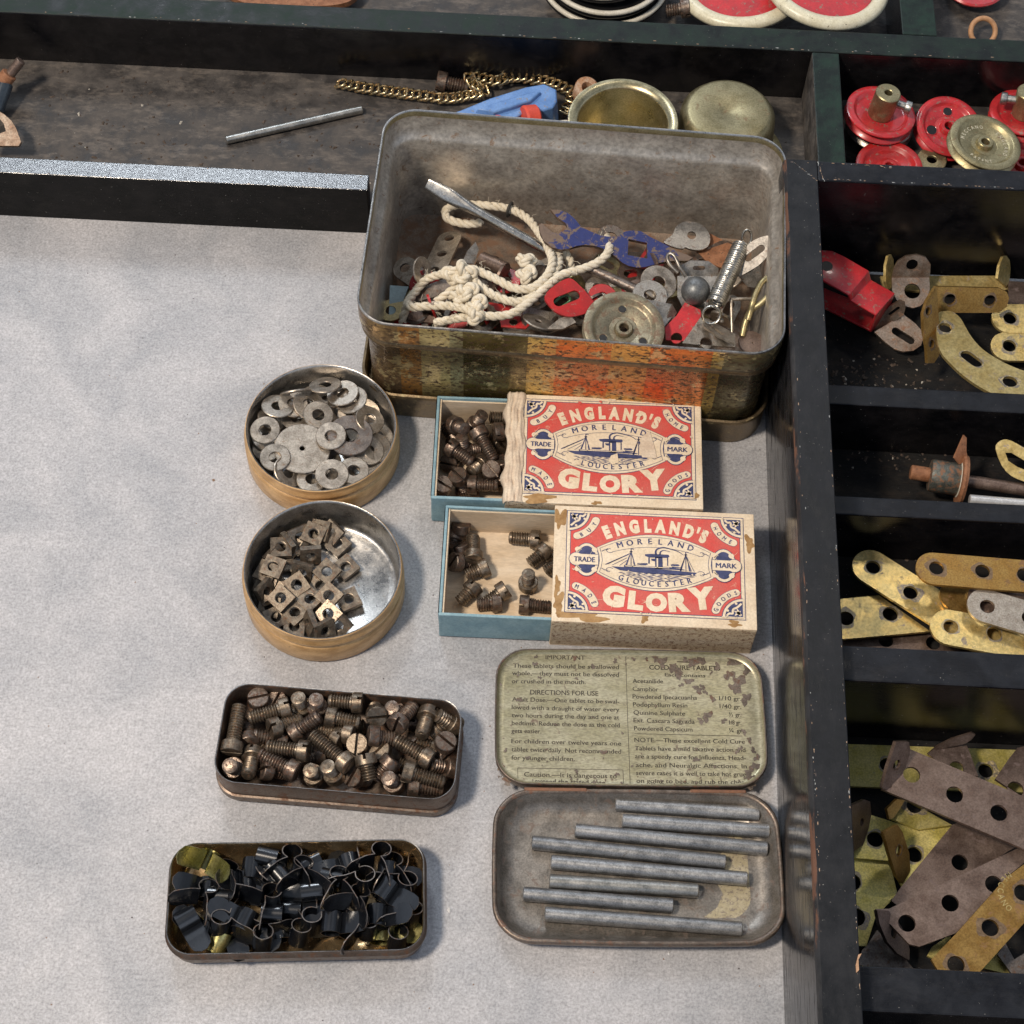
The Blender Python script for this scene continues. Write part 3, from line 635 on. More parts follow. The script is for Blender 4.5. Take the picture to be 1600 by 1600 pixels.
    for row in range(6):
        yy = 838+row*17; x = 850+row*45
        while x < 1790-row*55:
            L = rg.uniform(50, 130); pl([(x, yy+(x-850)*.03), (x+L*.5, yy-5+(x-850)*.03), (x+L, yy+6+(x-850)*.03), (x+L*.5, yy+9+(x-850)*.03)]); x += L*rg.uniform(.8, 1.3)
    # wear
    rw = random.Random(31 if torn else 32)
    for k in range(34):
        x, y = rw.uniform(-W+.1, W-.2), rw.uniform(-H+.1, H-.1); a = rw.gauss(.1, .5); L = rw.uniform(.05, .35); mb.add(stroke([(x, y), (x+L*.5*cos(a), y+L*.5*sin(a)+rw.uniform(-.01, .01)), (x+L*cos(a), y+L*sin(a))], lambda t: .009*(1-abs(2*t-1)*.7), Z(17)), None, 0)
    for k in range(26): mb.add(flat(blob(rw.uniform(-W, W), rw.choice((rw.uniform(-H, H), rw.choice((-H+.03, H-.03)))), rw.uniform(.008, .03), rw, 9, .6), z=Z(17)+.0002*k), None, 3)
    if torn:
        mb.add(flat([fx(*p) for p in [(1735, 560), (1840, 480), (1900, 700), (1930, 860), (1740, 850), (1700, 720)]], z=Z(16)), None, 3)
        mb.add(flat([fx(*p) for p in [(1340, 830), (1420, 800), (1440, 920), (1360, 960), (1310, 900)]], z=Z(16)), None, 0)
        mb.add(flat([fx(*p) for p in [(800, 905), (930, 900), (950, 960), (860, 970)]], z=Z(16)), None, 0)
        for q in ((1700, 250, 60), (930, 90, 40), (1200, 70, 35)): mb.add(flat(blob(*fx(q[0], q[1]), q[2]/900, rg), z=Z(16)), None, 0 if q[0] > 1500 else 1)
    return mb
def crumple(w, d, h0, seed, amp=.05):
    """wrinkled torn paper lying over the end of a sleeve: runs along y, wrapped a little over the edge"""
    rg = random.Random(seed); v = []; f = []; nx, ny = 22, 60; ph = [rg.uniform(0, 6) for _ in range(8)]
    for j in range(ny+1):
        y = -d/2+d*j/ny
        for i in range(nx+1):
            u = i/nx; x = w*u+(.06*sin(y*3+ph[0])+.035*sin(y*9+ph[1]))*(1 if i == 0 else .7 if i == nx else .4)
            rid = abs(sin(u*9+1.1*sin(y*1.7+ph[2])+ph[3]))**.6*.5+abs(sin(u*17+1.6*sin(y*2.3+ph[4])+.6*y+ph[5]))*.35+.2*sin(y*5+u*7)
            edge = min(1, (1-u)*5); z = h0+.015+amp*rid*edge-(.16*(1-u/.15)**1.5 if u < .15 else 0); v.append((x, y, z))
    for j in range(ny):
        for i in range(nx): a = j*(nx+1)+i; f.append((a, a+1, a+nx+2, a+nx+1))
    return v, f
M_SHADEIN = M_WOODP
def matchbox(c, yaw, torn, tray_out, label, sw=5.26, sd=3.42, sh=1.4):
    t = empty('matchbox', (c[0], c[1], 0), (0, 0, yaw)); tag(t, label, 'matchbox', 'two opened matchboxes')
    w, d, th = sw/2, sd/2, .055
    mb = MB()
    rgm = random.Random(5 if torn else 6)
    mb.add(box(-w, w, -d, d, sh-th, sh), None, 0); mb.add(box(-w, w, -d, d, .003, th), None, 0)
    mb.add(box(-w, w, -d-.004, -d+th, th+.002, sh-th-.002), None, 1); mb.add(box(-w, w, d-th, d+.004, th+.002, sh-th-.002), None, 1)
    o = mb.build('sleeve', [M_PAPER, M_STRIKE], t, 0); bevel(o, .02, 2)
    # paper wrapped over the strike side: a cream strip below the top edge
    lb = label_mesh(torn).build('label', [M_PCREAM, M_PRED, M_PBLUE, M_TORN, M_STAIN], t, 0, fix=False); lb.location = (.0+(.12 if torn else .02), .06, sh+.001)
    def bit(name, vf, mat, M=None, th=0):
        q = MB(); q.add(vf, M); o = q.build(name, mat, t, 80 if th else 0, fix=bool(th))
        if th: m = o.modifiers.new('thickness', 'SOLIDIFY'); m.thickness = th
    if torn:
        bit('torn_paper', crumple(.52, sd+.05, sh, 4, .075), M_TORN, Matrix.Translation((-w-.06, 0, 0)), .012)
        for x, L in ((1.3, .42), (2.25, .3), (.2, .2)):
            vs = [(x-L/2+L*k/8, d+.02-.05*rgm.random()-(.10 if s else 0), sh+.012+(.05*rgm.random() if not s else 0)) for k in range(9) for s in (0, 1)]
            bit('torn_paper', (vs, [(2*k, 2*k+1, 2*k+3, 2*k+2) for k in range(8)]), M_TORN, None, .012)
        for x, y, r, ir, sx, sy in ((-1.75, -d+.13, .42, .5, 1, .32), (-.2, -d+.06, .12, .5, 1, .5), (2.45, -d+.4, .08, .4, 1, 1), (2.2, d-.45, .07, .4, 1, 1)): bit('stain', flat(blob(x, y, r, rgm, 24, ir, sx, sy), z=sh+.008), M_STAIN)
    else:
        for k_, b in enumerate(((-w+.17, -d+.5, .26, .55, 1.0), (-w+.13, d-.4, .20, .8, 1.6), (-w+.8, -d+.16, .55, 1.1, .22), (-.25, -d+.2, .11, 1, 1), (2.05, -d+.15, .13, 1.4, .6), (w-.14, d-.9, .22, .6, .9), (-w+.12, -d+1.0, .15, .6, 1.5))):
            bit('stain', flat([(min(max(x, -w+.005), w-.005), min(max(y, -d+.005), d-.005)) for x, y in blob(b[0], b[1], b[2], rgm, 30, .6, b[3], b[4])], z=sh+.002+.0005*k_), M_STAIN)
    # the tray, pushed out to the left
    tw, td, tz = 5.1, sd-.16, 1.28; x0 = -w-tray_out; x1 = x0+tw; y0_, y1_ = -td/2, td/2; k = .075
    mb = MB(); mb.add(box(x0, x1, y0_, y0_+k, .06, tz)); mb.add(box(x0, x1, y1_-k, y1_, .06, tz)); mb.add(box(x0, x0+k, y0_+k, y1_-k, .06, tz)); mb.add(box(x1-k, x1, y0_+k, y1_-k, .06, tz))
    o = mb.build('tray', M_BLUEP, t, 0); bevel(o, .02, 2)
    mb = MB(); i = .01
    mb.add(box(x0+k, x1-k, y0_+k, y1_-k, .065, .12)); mb.add(box(x0+k+.002, x0+k+.05, y0_+k+.002, y1_-k-.002, .121, tz-.06)); mb.add(box(x0+k+.055, x1-k, y1_-k-.045, y1_-k-.002, .121, tz-.1)); mb.add(box(x0+k+.055, x1-k, y0_+k+.002, y0_+k+.04, .121, tz-.1))
    mb.build('tray_lining', M_WOODP, t, 0)
    return t
q = [P(866, 792, 1.4), P(1179, 802, 1.4), P(1184, 986, 1.4), P(861, 967, 1.4)]; B2 = sum(q, Vector())/4
q = [P(797, 617, 1.4), P(1098, 628, 1.4), P(1098, 796, 1.4), P(785, 788, 1.4)]; B1 = sum(q, Vector())/4
print('boxes', B1, B2)
B1 = Vector((B1.x, B1.y+.04, 0)); B2 = Vector((B2.x, B2.y-.0, 0)); matchbox(B1, R(.6), True, B1.x-2.63-P(683, 640, 1.28).x, 'upper matchbox with a torn crumpled left end, its tray full of small screws')
matchbox(B2, R(.2), False, B2.x-2.63-P(692, 860, 1.28).x, 'lower matchbox with stained but whole paper and a few screws in its tray')

# ================================================================ hinged tablet tin
def brrect(w, d, r, n, bul):
    out = []
    for x, y in rrect(w, d, r, n): out.append((x, y))
    # subdivide the straight sides and push them out a little
    res = []
    m = len(out)
    for i in range(m):
        a, b = out[i], out[(i+1) % m]; L = math.hypot(b[0]-a[0], b[1]-a[1]); k = 6 if L > r*.6 else 1
        for j in range(k): t = j/k; res.append((a[0]+(b[0]-a[0])*t, a[1]+(b[1]-a[1])*t))
    return [(x+bul*(1 if x > 0 else -1)*(1-(2*y/d)**2)*min(1, max(0, (abs(x)-w/2+r)/r)), y+bul*(1 if y > 0 else -1)*(1-(2*x/w)**2)*min(1, max(0, (abs(y)-d/2+r)/r))) for x, y in res]
def pillow(w, d, r, prof, mis, bul=.07):
    v = []; f = []; mi = []; m = 0
    for ins, z in prof:
        ring = brrect(w, d, r, 8, bul); m = len(ring); sx = (w-2*ins)/w; sy = (d-2*ins)/d
        v += [(x*sx, y*sy, z) for x, y in ring]
    for i in range(len(prof)-1):
        for k in range(m): k2 = (k+1) % m; f.append((i*m+k, i*m+k2, (i+1)*m+k2, (i+1)*m+k)); mi.append(mis[i])
    f.append(tuple(range(m))[::-1]); mi.append(mis[0]); f.append(tuple((len(prof)-1)*m+k for k in range(m))); mi.append(mis[-1]); return v, f, mi
def quad(cs, z):
    q = [P(x, y, z) for x, y in cs]; c = sum(q, Vector())/4; c.z = 0
    w = ((q[1]-q[0]).length+(q[2]-q[3]).length)/2; d = ((q[3]-q[0]).length+(q[2]-q[1]).length)/2; dx = (q[1]-q[0])+(q[2]-q[3]); return c, w, d, math.atan2(dx.y, dx.x)
c, w, d, a = quad([(775, 1234), (1212, 1240), (1226, 1474), (772, 1470)], .62); print('tablet base', c, w, d, math.degrees(a)); TB = (c, w, d, a)
t = empty('tablet_tin', c, (0, 0, a)); tag(t, 'hinged flat medicine tin lying open with printed directions inside its lid', 'tablet tin'); TT = t
prof = [(.55, 0), (.2, .06), (.04, .3), (-.01, .56), (0, .62), (.03, .645), (.075, .64), (.11, .60), (.2, .34), (.36, .15), (.55, .10), (.8, .09)]
vf = pillow(w, d, .85, prof, [0]*7+[1]*5); mb = MB(); mb.add(vf[:2], None, vf[2])
mb.build('base', [M_RIM, M_BASEIN], t, 60)
# the lacquer left in the right end of the floor
mb = MB(); rg = random.Random(2)
pts = [(2.5, 1.1), (2.75, 1.12), (2.78, -1.15), (2.2, -1.1), (1.9, -1.13), (1.62, -1.1), (1.95, -.85), (2.1, -.5), (1.95, -.2), (2.2, .1), (1.95, .35), (2.2, .6), (2.3, .9)]
mb.add(flat(pts, z=.093)); mb.build('lacquer_patch', M_OCHRE, t, 0)
mb = MB(); M = Matrix.Translation((0, 0, 0))
for x0, x1 in ((-2.75, -1.2), (1.35, 2.75)): mb.add(box(x0, x1, d/2-.02, d/2+.075, .5, .66))
o = mb.build('hinge', M_HINGE, t, 0); bevel(o, .03, 2)
# lid
cl, wl, dl, al = quad([(780, 1013), (1186, 1019), (1201, 1229), (772, 1224)], .6); print('lid', cl, wl, dl)
prof = [(.5, .0), (.15, .05), (.02, .3), (0, .56), (.02, .60), (.035, .60), (.045, .585), (.06, .53), (.09, .48), (.14, .453), (.25, .45)]
vf = pillow(wl, dl, .75, prof, [0]*6+[1]*5, .05); mb = MB(); mb.add(vf[:2], None, vf[2])
lid = mb.build('lid', [M_RIM, M_LIDIN], t, 60)
inv = Matrix.Rotation(-a, 4, 'Z') @ Matrix.Translation(-c)
lid.location = inv @ cl; lid.rotation_euler.z = al-a
linv = Matrix.Rotation(-al, 4, 'Z') @ Matrix.Translation(-cl)
ZT = .454; K5 = crop(760, 1000, 3.478)
def lp(x, y, z=ZT): q = linv @ P(*K5(x, y), z); return q.x, q.y
mb = MB(); mbb = MB()
def line(s, x0, x1, y0, y1, h=.115, bold=.0): a_, b_ = lp(x0, y0), lp(x1, y1); text2d(mb, s, *a_, *b_, h, ZT, bold, 0, None, .0035)
for s, x0, x1, y0, y1 in (('These tablets should be swallowed', 145, 720, 150, 158), ('whole,\u2014they must not be dissolved', 140, 720, 190, 200), ('or crushed in the mouth.', 138, 540, 234, 240),
  ('Adult Dose.\u2014One tablet to be swal-', 140, 722, 333, 346), ('lowed with a draught of water every', 138, 722, 376, 390), ('two hours during the day and one at', 138, 722, 419, 432), ('bedtime. Reduce the dose as the cold', 138, 725, 462, 475), ('gets easier.', 136, 298, 504, 508),
  ('For children over twelve years one', 136, 732, 560, 574), ('tablet twice daily. Not recommended', 136, 732, 605, 618), ('for younger children.', 136, 480, 650, 658), ('Caution.\u2014It is dangerous to', 205, 708, 741, 752),
  ('Acetanilide', 795, 960, 233, 236), ('Camphor', 795, 935, 276, 279), ('Powdered Ipecacuanha', 795, 1145, 318, 325), ('1/10 gr.', 1265, 1385, 327, 330), ('Podophyllum Resin', 797, 1092, 361, 367), ('1/40 gr.', 1268, 1385, 371, 374),
  ('Quinine Sulphate', 800, 1080, 405, 411), ('\u00bd gr.', 1320, 1385, 416, 418), ('Ext. Cascara Sagrada', 800, 1132, 447, 455), ('1/8 gr.', 1320, 1385, 459, 461), ('Powdered Capsicum', 803, 1120, 491, 498), ('\u00bc gr.', 1320, 1400, 502, 504),
  ('NOTE.\u2014These excellent Cold Cure', 805, 1405, 554, 564), ('Tablets have a mild laxative action and', 808, 1408, 599, 609), ('are a speedy cure for Influenza, Head-', 808, 1410, 643, 653), ('ache, and Neuralgic Affections. In', 812, 1415, 690, 698), ('severe cases it is well to take hot gruel', 814, 1418, 733, 742), ('on going to bed, and rub the chest', 816, 1418, 776, 785)):
    line(s, x0, x1, y0, y1, .125, .006)
line('IMPORTANT', 322, 535, 104, 108, .13, .0); line('DIRECTIONS FOR USE', 238, 608, 295, 303, .135, .012); line('COLD CURE TABLETS', 885, 1270, 160, 166, .135, .02); line('Each contains', 970, 1190, 197, 203, .1); line('exceed the stated dose.', 262, 655, 780, 788, .13, .03)
def rule(pts, w=.014): mb.add(stroke([lp(*p) for p in pts], w, ZT))
rule([(757, 90), (768, 440), (782, 800)]); rule([(170, 695), (742, 706)]); rule([(170, 695), (172, 800)]); rule([(742, 706), (746, 800)]); rule([(805, 509), (1392, 522)]); rule([(1035, 118), (1130, 122)], .03)
mb.build('printed_text', M_INK, lid, 0, fix=False)
mb = MB(); rg = random.Random(9); kz = 0
spots = [(930, 105, 26), (960, 120, 24), (1010, 150, 22), (1040, 175, 30), (1080, 105, 16), (1130, 120, 30), (1170, 110, 22), (1255, 145, 18), (1320, 190, 26), (1330, 110, 28), (1375, 120, 22), (1420, 150, 30), (1370, 235, 40), (1345, 265, 24), (1410, 320, 28), (1060, 245, 12), (1100, 225, 20), (1150, 270, 22), (1175, 255, 14), (1190, 285, 12), (1230, 320, 16), (1200, 415, 26), (1165, 440, 16), (1290, 440, 14), (1430, 545, 14), (1400, 500, 14), (1450, 600, 14), (1455, 690, 24), (1430, 740, 26), (1470, 640, 16), (1440, 785, 24), (1140, 650, 14), (270, 92, 9), (480, 100, 12), (700, 115, 12), (180, 325, 14), (265, 130, 12), (290, 205, 9), (580, 145, 12), (635, 610, 14), (225, 640, 10), (490, 715, 10), (710, 730, 10), (80, 690, 16), (110, 770, 20), (130, 755, 12), (490, 210, 8), (375, 460, 8), (870, 105, 10), (800, 105, 10), (1240, 690, 8), (1380, 590, 12), (1360, 610, 10), (75, 240, 8), (55, 440, 8), (60, 535, 9), (105, 600, 9)]
for x, y, r in spots:
    kz += 1; mb.add(flat(blob(*lp(x, y, ZT), r/3.478/58, rg, 14, .7), z=ZT+.002+.0002*kz))
for i in range(70):
    x = rg.uniform(60, 1480); y = rg.choice((rg.uniform(90, 800), rg.uniform(740, 800))); kz += 1; mb.add(flat(blob(*lp(x, y), rg.uniform(.015, .035), rg, 9, .6), z=ZT+.002+.0002*kz))
mb.build('bare_spots', M_RIM, lid, 0)

# ================================================================ writing the place of small things in words
GROUPS = {}
def ordinal(i, n):
    names = ['leftmost', 'second from the left', 'third from the left', 'fourth from the left', 'fifth from the left', 'sixth from the left', 'seventh from the left', 'eighth from the left', 'ninth from the left', 'tenth from the left', 'eleventh from the left', 'twelfth from the left', 'thirteenth from the left', 'fourteenth from the left', 'fifteenth from the left']
    if i == n-1 and n > 1: return 'rightmost'
    if i == n-2 and n > 5: return 'second from the right'
    if i == n-3 and n > 6: return 'third from the right'
    return names[min(i, len(names)-1)]
def number(objs, rows, noun, where, rowname='row'):
    """objs: (object, picture x, y, look); labels them by row and place in the row"""
    objs = sorted(objs, key=lambda t: t[2]); n = len(objs); rn = {1: [''], 2: ['back ', 'front '], 3: ['back ', 'middle ', 'front '], 4: ['back ', 'second ', 'third ', 'front '], 5: ['back ', 'second ', 'middle ', 'fourth ', 'front ']}[rows]
    for r in range(rows):
        part = sorted(objs[r*n//rows:(r+1)*n//rows], key=lambda t: t[1])
        for i, (o, x, y, look) in enumerate(part):
            o['label'] = ' '.join(('%s %s, %s in the %s%s of %s' % (look, noun, ordinal(i, len(part)), rn[r], rowname, where)).split())

# ================================================================ rods in the tablet tin
K6 = crop(760, 1200, 3.333)
def rod(name, a, b, r, mat, parent=None, ends=.02, seg=20):
    a, b = Vector(a), Vector(b); L = (b-a).length; mb = MB(); mb.add(lathe([(r-ends, 0), (r, ends), (r, L-ends), (r-ends, L)], seg))
    o = mb.build(name, mat, parent, 40); o.location = a; o.rotation_euler = (b-a).to_track_quat('Z', 'Y').to_euler(); return o
rods = []
for i, (ax, ay, bx, by, dk, look) in enumerate(((670, 188, 1420, 240, 0, 'pale grey'), (706, 275, 1472, 330, 0, 'smooth pale grey'), (460, 325, 1462, 422, 1, 'long dark grey'), (235, 388, 1245, 490, 0, 'long mottled grey'), (335, 490, 1357, 578, 0, 'long light grey'), (327, 590, 1103, 640, 2, 'shiny short grey'), (190, 655, 972, 718, 0, 'short dull grey'), (303, 760, 1330, 838, 1, 'long dark dull grey'))):
    a, b = P(*K6(ax, ay), .29), P(*K6(bx, by), .29)
    o = rod('metal_rod', a, b, .176, (M_LEAD, M_DKST if False else M_LEAD, M_GALV)[dk]); rods.append(o)
    tag(o, look+' metal rod lying in the open tablet tin, '+['topmost', 'second', 'third', 'fourth', 'fifth', 'sixth', 'seventh', 'bottom'][i]+(' of the eight' if i in (0, 7) else ' from the top'), 'metal rod', 'metal rods in the tablet tin')
# ================================================================ small hardware
def screw_head(r=.27, h=.27, sl=.075):
    """cheese head with a cut slot, top at z=0 going down"""
    mb = MB(); d = .13; n = 16
    mb.add(lathe([(r-.02, -h), (r, -h+.02), (r, -d)], 28, True, True))
    for s in (-1, 1):
        a0 = math.asin(sl/2/r); pts = [(r*cos(a), s*r*sin(a)) for a in [a0+(pi-2*a0)*k/n for k in range(n+1)]]
        if s < 0: pts = pts[::-1]
        b = [(x*.93, s*sl/2+(y-s*sl/2)*.93) for x, y in pts]; m = len(pts); v = [(x, y, -d) for x, y in pts]+[(x, y, -.02) for x, y in pts]+[(x, y, 0) for x, y in b]
        f = [tuple(range(2*m, 3*m)), tuple(range(m))[::-1]]
        for i in range(m): j = (i+1) % m; f += [(i, j, j+m, i+m), (i+m, j+m, j+2*m, i+2*m)]
        mb.add((v, f))
    return mb
def shaft(L, r=.185, pitch=.072, h0=-.27):
    pr = [(r*.97, h0)]; z = h0-.05; pr.append((r*.97, z))
    while z > h0-L+.06: pr += [(r*.80, z-pitch*.12), (r*1.0, z-pitch*.5), (r*1.0, z-pitch*.62)]; z -= pitch
    pr += [(r*.86, h0-L+.01), (r*.7, h0-L)]; mb = MB(); mb.add(lathe(pr, 20, True, True)); mb.add(lathe([(.09, h0-L-.001), (.085, h0-L-.012)], 12, False, True)); return mb
HEADS = {m.name: screw_head().mesh('screw_head', m, 35) for m in (M_SCREW, M_SCREWD)}
SHAFTS = {}
def screw(h, t, mat, spin=None, k=1.0):
    h, t = Vector(h), Vector(t); L = max(.35, (t-h).length/k-.27); L = round(L*5)/5
    key = (mat.name, L)
    if key not in SHAFTS: SHAFTS[key] = shaft(L).mesh('threaded_shaft', mat, 30)
    r = empty('screw', h); r.rotation_mode = 'QUATERNION'; r.rotation_quaternion = (h-t).to_track_quat('Z', 'Y') @ Euler((0, 0, spin if spin is not None else random.uniform(0, 3.1))).to_quaternion(); r.scale = (k, k, k)
    link('head', HEADS[mat.name], r); link('threaded_shaft', SHAFTS[key], r); return r, L
def keep_round(o, c, rmax, r):
    d = Vector((o.location.x-c[0], o.location.y-c[1])); m = rmax-r
    if d.length > m: d = d.normalized()*m; o.location.x = c[0]+d.x; o.location.y = c[1]+d.y
def lname(L): return 'long' if L > 1.05 else 'short' if L < .7 else 'medium'
K7 = crop(320, 1050, 3.902)
S = [ # head px, head z, tip px, tip z, material, spin
 (160, 490, .95, 215, 185, .95, 0), (325, 150, 1.0, 335, 215, .4, 1), (520, 210, .9, 262, 285, .85, 0), (432, 170, .8, 470, 210, .3, 1), (600, 235, .45, 566, 150, 1.15, 0),
 (690, 235, .5, 680, 178, 1.05, 1), (965, 190, 1.0, 742, 175, .95, 0), (738, 268, .9, 968, 315, .85, 0), (1050, 275, 1.1, 1035, 205, .5, 0), (1180, 262, .45, 1134, 212, 1.15, 1),
 (1160, 332, 1.15, 1265, 215, .9, 1), (1372, 235, .8, 1325, 375, 1.05, 0), (1395, 382, .5, 1510, 265, .9, 0), (1472, 418, 1.2, 1440, 500, .4, 1), (395, 350, .95, 585, 290, .75, 0),
 (530, 385, .7, 705, 262, 1.05, 1), (915, 385, .8, 690, 345, .55, 0), (880, 570, 1.05, 655, 385, 1.0, 0), (635, 485, 1.05, 372, 452, .95, 0), (500, 425, .5, 312, 390, .7, 1),
 (995, 388, 1.0, 1140, 405, .85, 1), (1385, 542, .95, 1150, 408, 1.0, 0), (975, 500, 1.15, 1012, 680, .9, 0), (925, 435, 1.05, 960, 480, .3, 0), (1208, 600, 1.0, 1475, 680, .85, 0),
 (565, 612, .9, 345, 508, .9, 1), (300, 485, .6, 265, 622, .95, 0), (270, 445, .75, 262, 345, .5, 1), (185, 590, .5, 150, 570, 1.15, 1), (670, 640, .4, 640, 592, 1.15, 0),
 (800, 640, .5, 745, 572, 1.15, 0), (1165, 690, .4, 1112, 640, 1.12, 1), (1150, 530, .95, 1078, 615, .8, 1), (1240, 690, .7, 1460, 712, .6, 1), (345, 590, .8, 480, 612, .5, 1),
 (895, 635, .7, 955, 650, .35, 1), (1450, 475, .6, 1310, 435, .7, 0), (1520, 590, .5, 1400, 565, .8, 1), (840, 425, .7, 700, 355, .5, 0), (1060, 470, .9, 1110, 520, .3, 0),
 (1490, 505, .8, 1400, 490, .4, 1), (1545, 340, .6, 1480, 300, .8, 0), (550, 290, .3, 470, 330, .7, 1), (820, 350, .3, 900, 340, .4, 0), (1240, 430, .4, 1330, 470, .5, 1), (440, 560, .3, 330, 440, .5, 0),
 (720, 520, .3, 560, 540, .5, 1), (1100, 600, .3, 960, 600, .3, 1), (1330, 620, .3, 1180, 560, .4, 0), (200, 320, .3, 260, 400, .3, 1), (1250, 300, .35, 1400, 330, .3, 1), (600, 480, .3, 820, 500, .3, 0)]
lst = []
for i, (hx, hy, hz, tx, ty, tz, k) in enumerate(S):
    o, L = screw(P(*K7(hx, hy), hz), P(*K7(tx, ty), tz), (M_SCREW, M_SCREWD)[k], (i*.77) % 3.1)
    look = lname(L)+(' dark' if k else ' brassy'); lst.append((o, hx, hy, look)); o['category'] = 'screw'; o['group'] = 'slotted screws packed in the brown tin'
number(lst, 4, 'screw', 'the brown oblong tin')
# matchbox trays
K3, K4 = crop(660, 600, 3.404), crop(660, 780, 2.909)
for KK, nm, grp, data in ((K3, 'the upper matchbox', 'slotted screws in the upper matchbox', [
  (160, 215, .75, 215, 235, 1.05, 1), (270, 235, .6, 318, 165, 1.15, 1), (480, 185, .7, 345, 178, .75, 0), (290, 240, .95, 375, 395, .75, 1), (380, 255, .85, 455, 250, .8, 1), (135, 325, .85, 262, 415, .75, 1),
  (225, 370, .4, 210, 290, .95, 1), (350, 345, .35, 270, 350, .55, 1), (185, 480, .95, 215, 545, .4, 1), (330, 410, .5, 255, 470, .7, 0), (365, 450, .9, 375, 495, .3, 1), (240, 535, .6, 395, 540, .65, 1),
  (110, 530, .9, 100, 575, .4, 1), (420, 400, .8, 440, 470, .4, 1), (135, 425, .45, 165, 400, .2, 1), (190, 310, .35, 150, 265, .4, 1), (430, 330, .5, 400, 300, .3, 0), (440, 540, .5, 410, 480, .3, 1), (300, 560, .3, 180, 570, .25, 1)]),
 (K4, 'the lower matchbox', 'slotted screws in the lower matchbox', [
  (178, 108, .62, 170, 165, .3, 1), (165, 205, .5, 175, 260, .25, 1), (135, 285, .55, 185, 290, .35, 1), (232, 280, .55, 232, 175, .42, 0), (300, 305, .4, 205, 345, .3, 0), (245, 390, .42, 170, 465, .32, 0), (385, 405, .45, 310, 455, .3, 0),
  (360, 470, .3, 245, 480, .3, 1), (440, 478, .33, 580, 490, .3, 1), (535, 185, .42, 398, 175, .34, 0), (570, 225, .42, 480, 300, .32, 0), (650, 270, .42, 550, 335, .32, 0), (480, 395, .22, 482, 340, .85, 0), (150, 150, .3, 130, 230, .25, 1)])):
    lst = []
    for i, (hx, hy, hz, tx, ty, tz, k) in enumerate(data):
        o, L = screw(P(*KK(hx, hy), hz), P(*KK(tx, ty), tz), (M_SCREW, M_SCREWD)[k], (i*.9) % 3.1, .96)
        lst.append((o, hx, hy, lname(L)+(' dark' if k else ' brassy'))); o['category'] = 'screw'; o['group'] = grp
    number(lst, 3, 'screw', nm+' tray')
# ---- square nuts
K2 = crop(370, 770, 5.333)
def nut_mesh(mat):
    s = .275; mb = MB(); mb.add(prism([(-s, -s), (s, -s), (s, s), (-s, s)], [circ(0, 0, .155, 20)], -.075, .075))
    pr = [(.165, -.075)]; z = -.075
    while z < .06: pr += [(.165, z), (.14, z+.02)]; z += .04
    pr.append((.165, .075)); mb.add(lathe(pr, 20, False, False)); return mb.mesh('square_nut', mat, 30)
NM = nut_mesh(M_NUT)
nuts = [(640, 345, .62, 18, 12, 8), (365, 455, .55, -8, 6, 4), (305, 620, .62, 18, 8, 0), (180, 650, .5, 25, 10, -6), (752, 660, .48, 38, 8, 6), (908, 622, .24, 45, 4, 4), (500, 770, .55, 50, 10, 14), (368, 880, .6, 40, 12, 6), (612, 890, .45, 40, 6, 0), (770, 860, .62, 38, 10, 5), (935, 890, .24, 62, 4, 3),
  (485, 1000, .34, 42, 6, 4), (765, 1010, .5, 40, 22, 10), (838, 430, .30, 40, 6, 6), (790, 335, .42, 42, 38, 8), (690, 235, .5, 20, 22, -18), (470, 265, .45, -30, 40, 0), (262, 280, .40, 50, 75, 0), (195, 465, .35, 30, 10, 55), (615, 520, .5, -12, 72, 6), (545, 660, .42, 12, 60, 0), (205, 830, .45, -60, 60, 10), (330, 1040, .28, -30, 12, 0),
  (610, 1090, .45, 65, 70, 0), (730, 1150, .42, -38, 60, 10), (855, 1100, .28, 40, 45, 20), (440, 420, .22, 10, 10, 0), (520, 560, .22, 30, 4, 5), (120, 760, .3, 20, 30, 0), (290, 740, .3, 60, 10, 10), (130, 870, .3, -40, 20, 20), (700, 780, .25, 20, 10, 0), (660, 1010, .25, 70, 5, 0), (420, 690, .24, 15, 5, 5), (600, 430, .24, 50, 15, 0), (350, 340, .24, 30, 20, 0), (180, 980, .3, 10, 30, 0), (480, 1120, .2, 0, 4, 0)]
lst = []
tn = {0: 'flat-lying', 1: 'tilted', 2: 'edge-up'}
for i, (x, y, z, rz, tx, ty) in enumerate(nuts):
    o = link('square_nut', NM); o.location = P(*K2(x, y), z*.9+.05); o.rotation_euler = Euler((R(tx), R(ty), R(-rz)), 'ZYX' if False else 'XYZ'); tl = max(abs(tx), abs(ty)); keep_round(o, c2, 1.93, .38)
    tag(o, None, 'nut', 'square nuts in the lower round tin'); lst.append((o, x, y, tn[0 if tl < 15 else 1 if tl < 50 else 2]))
number(lst, 5, 'square nut', 'the lower round tin')
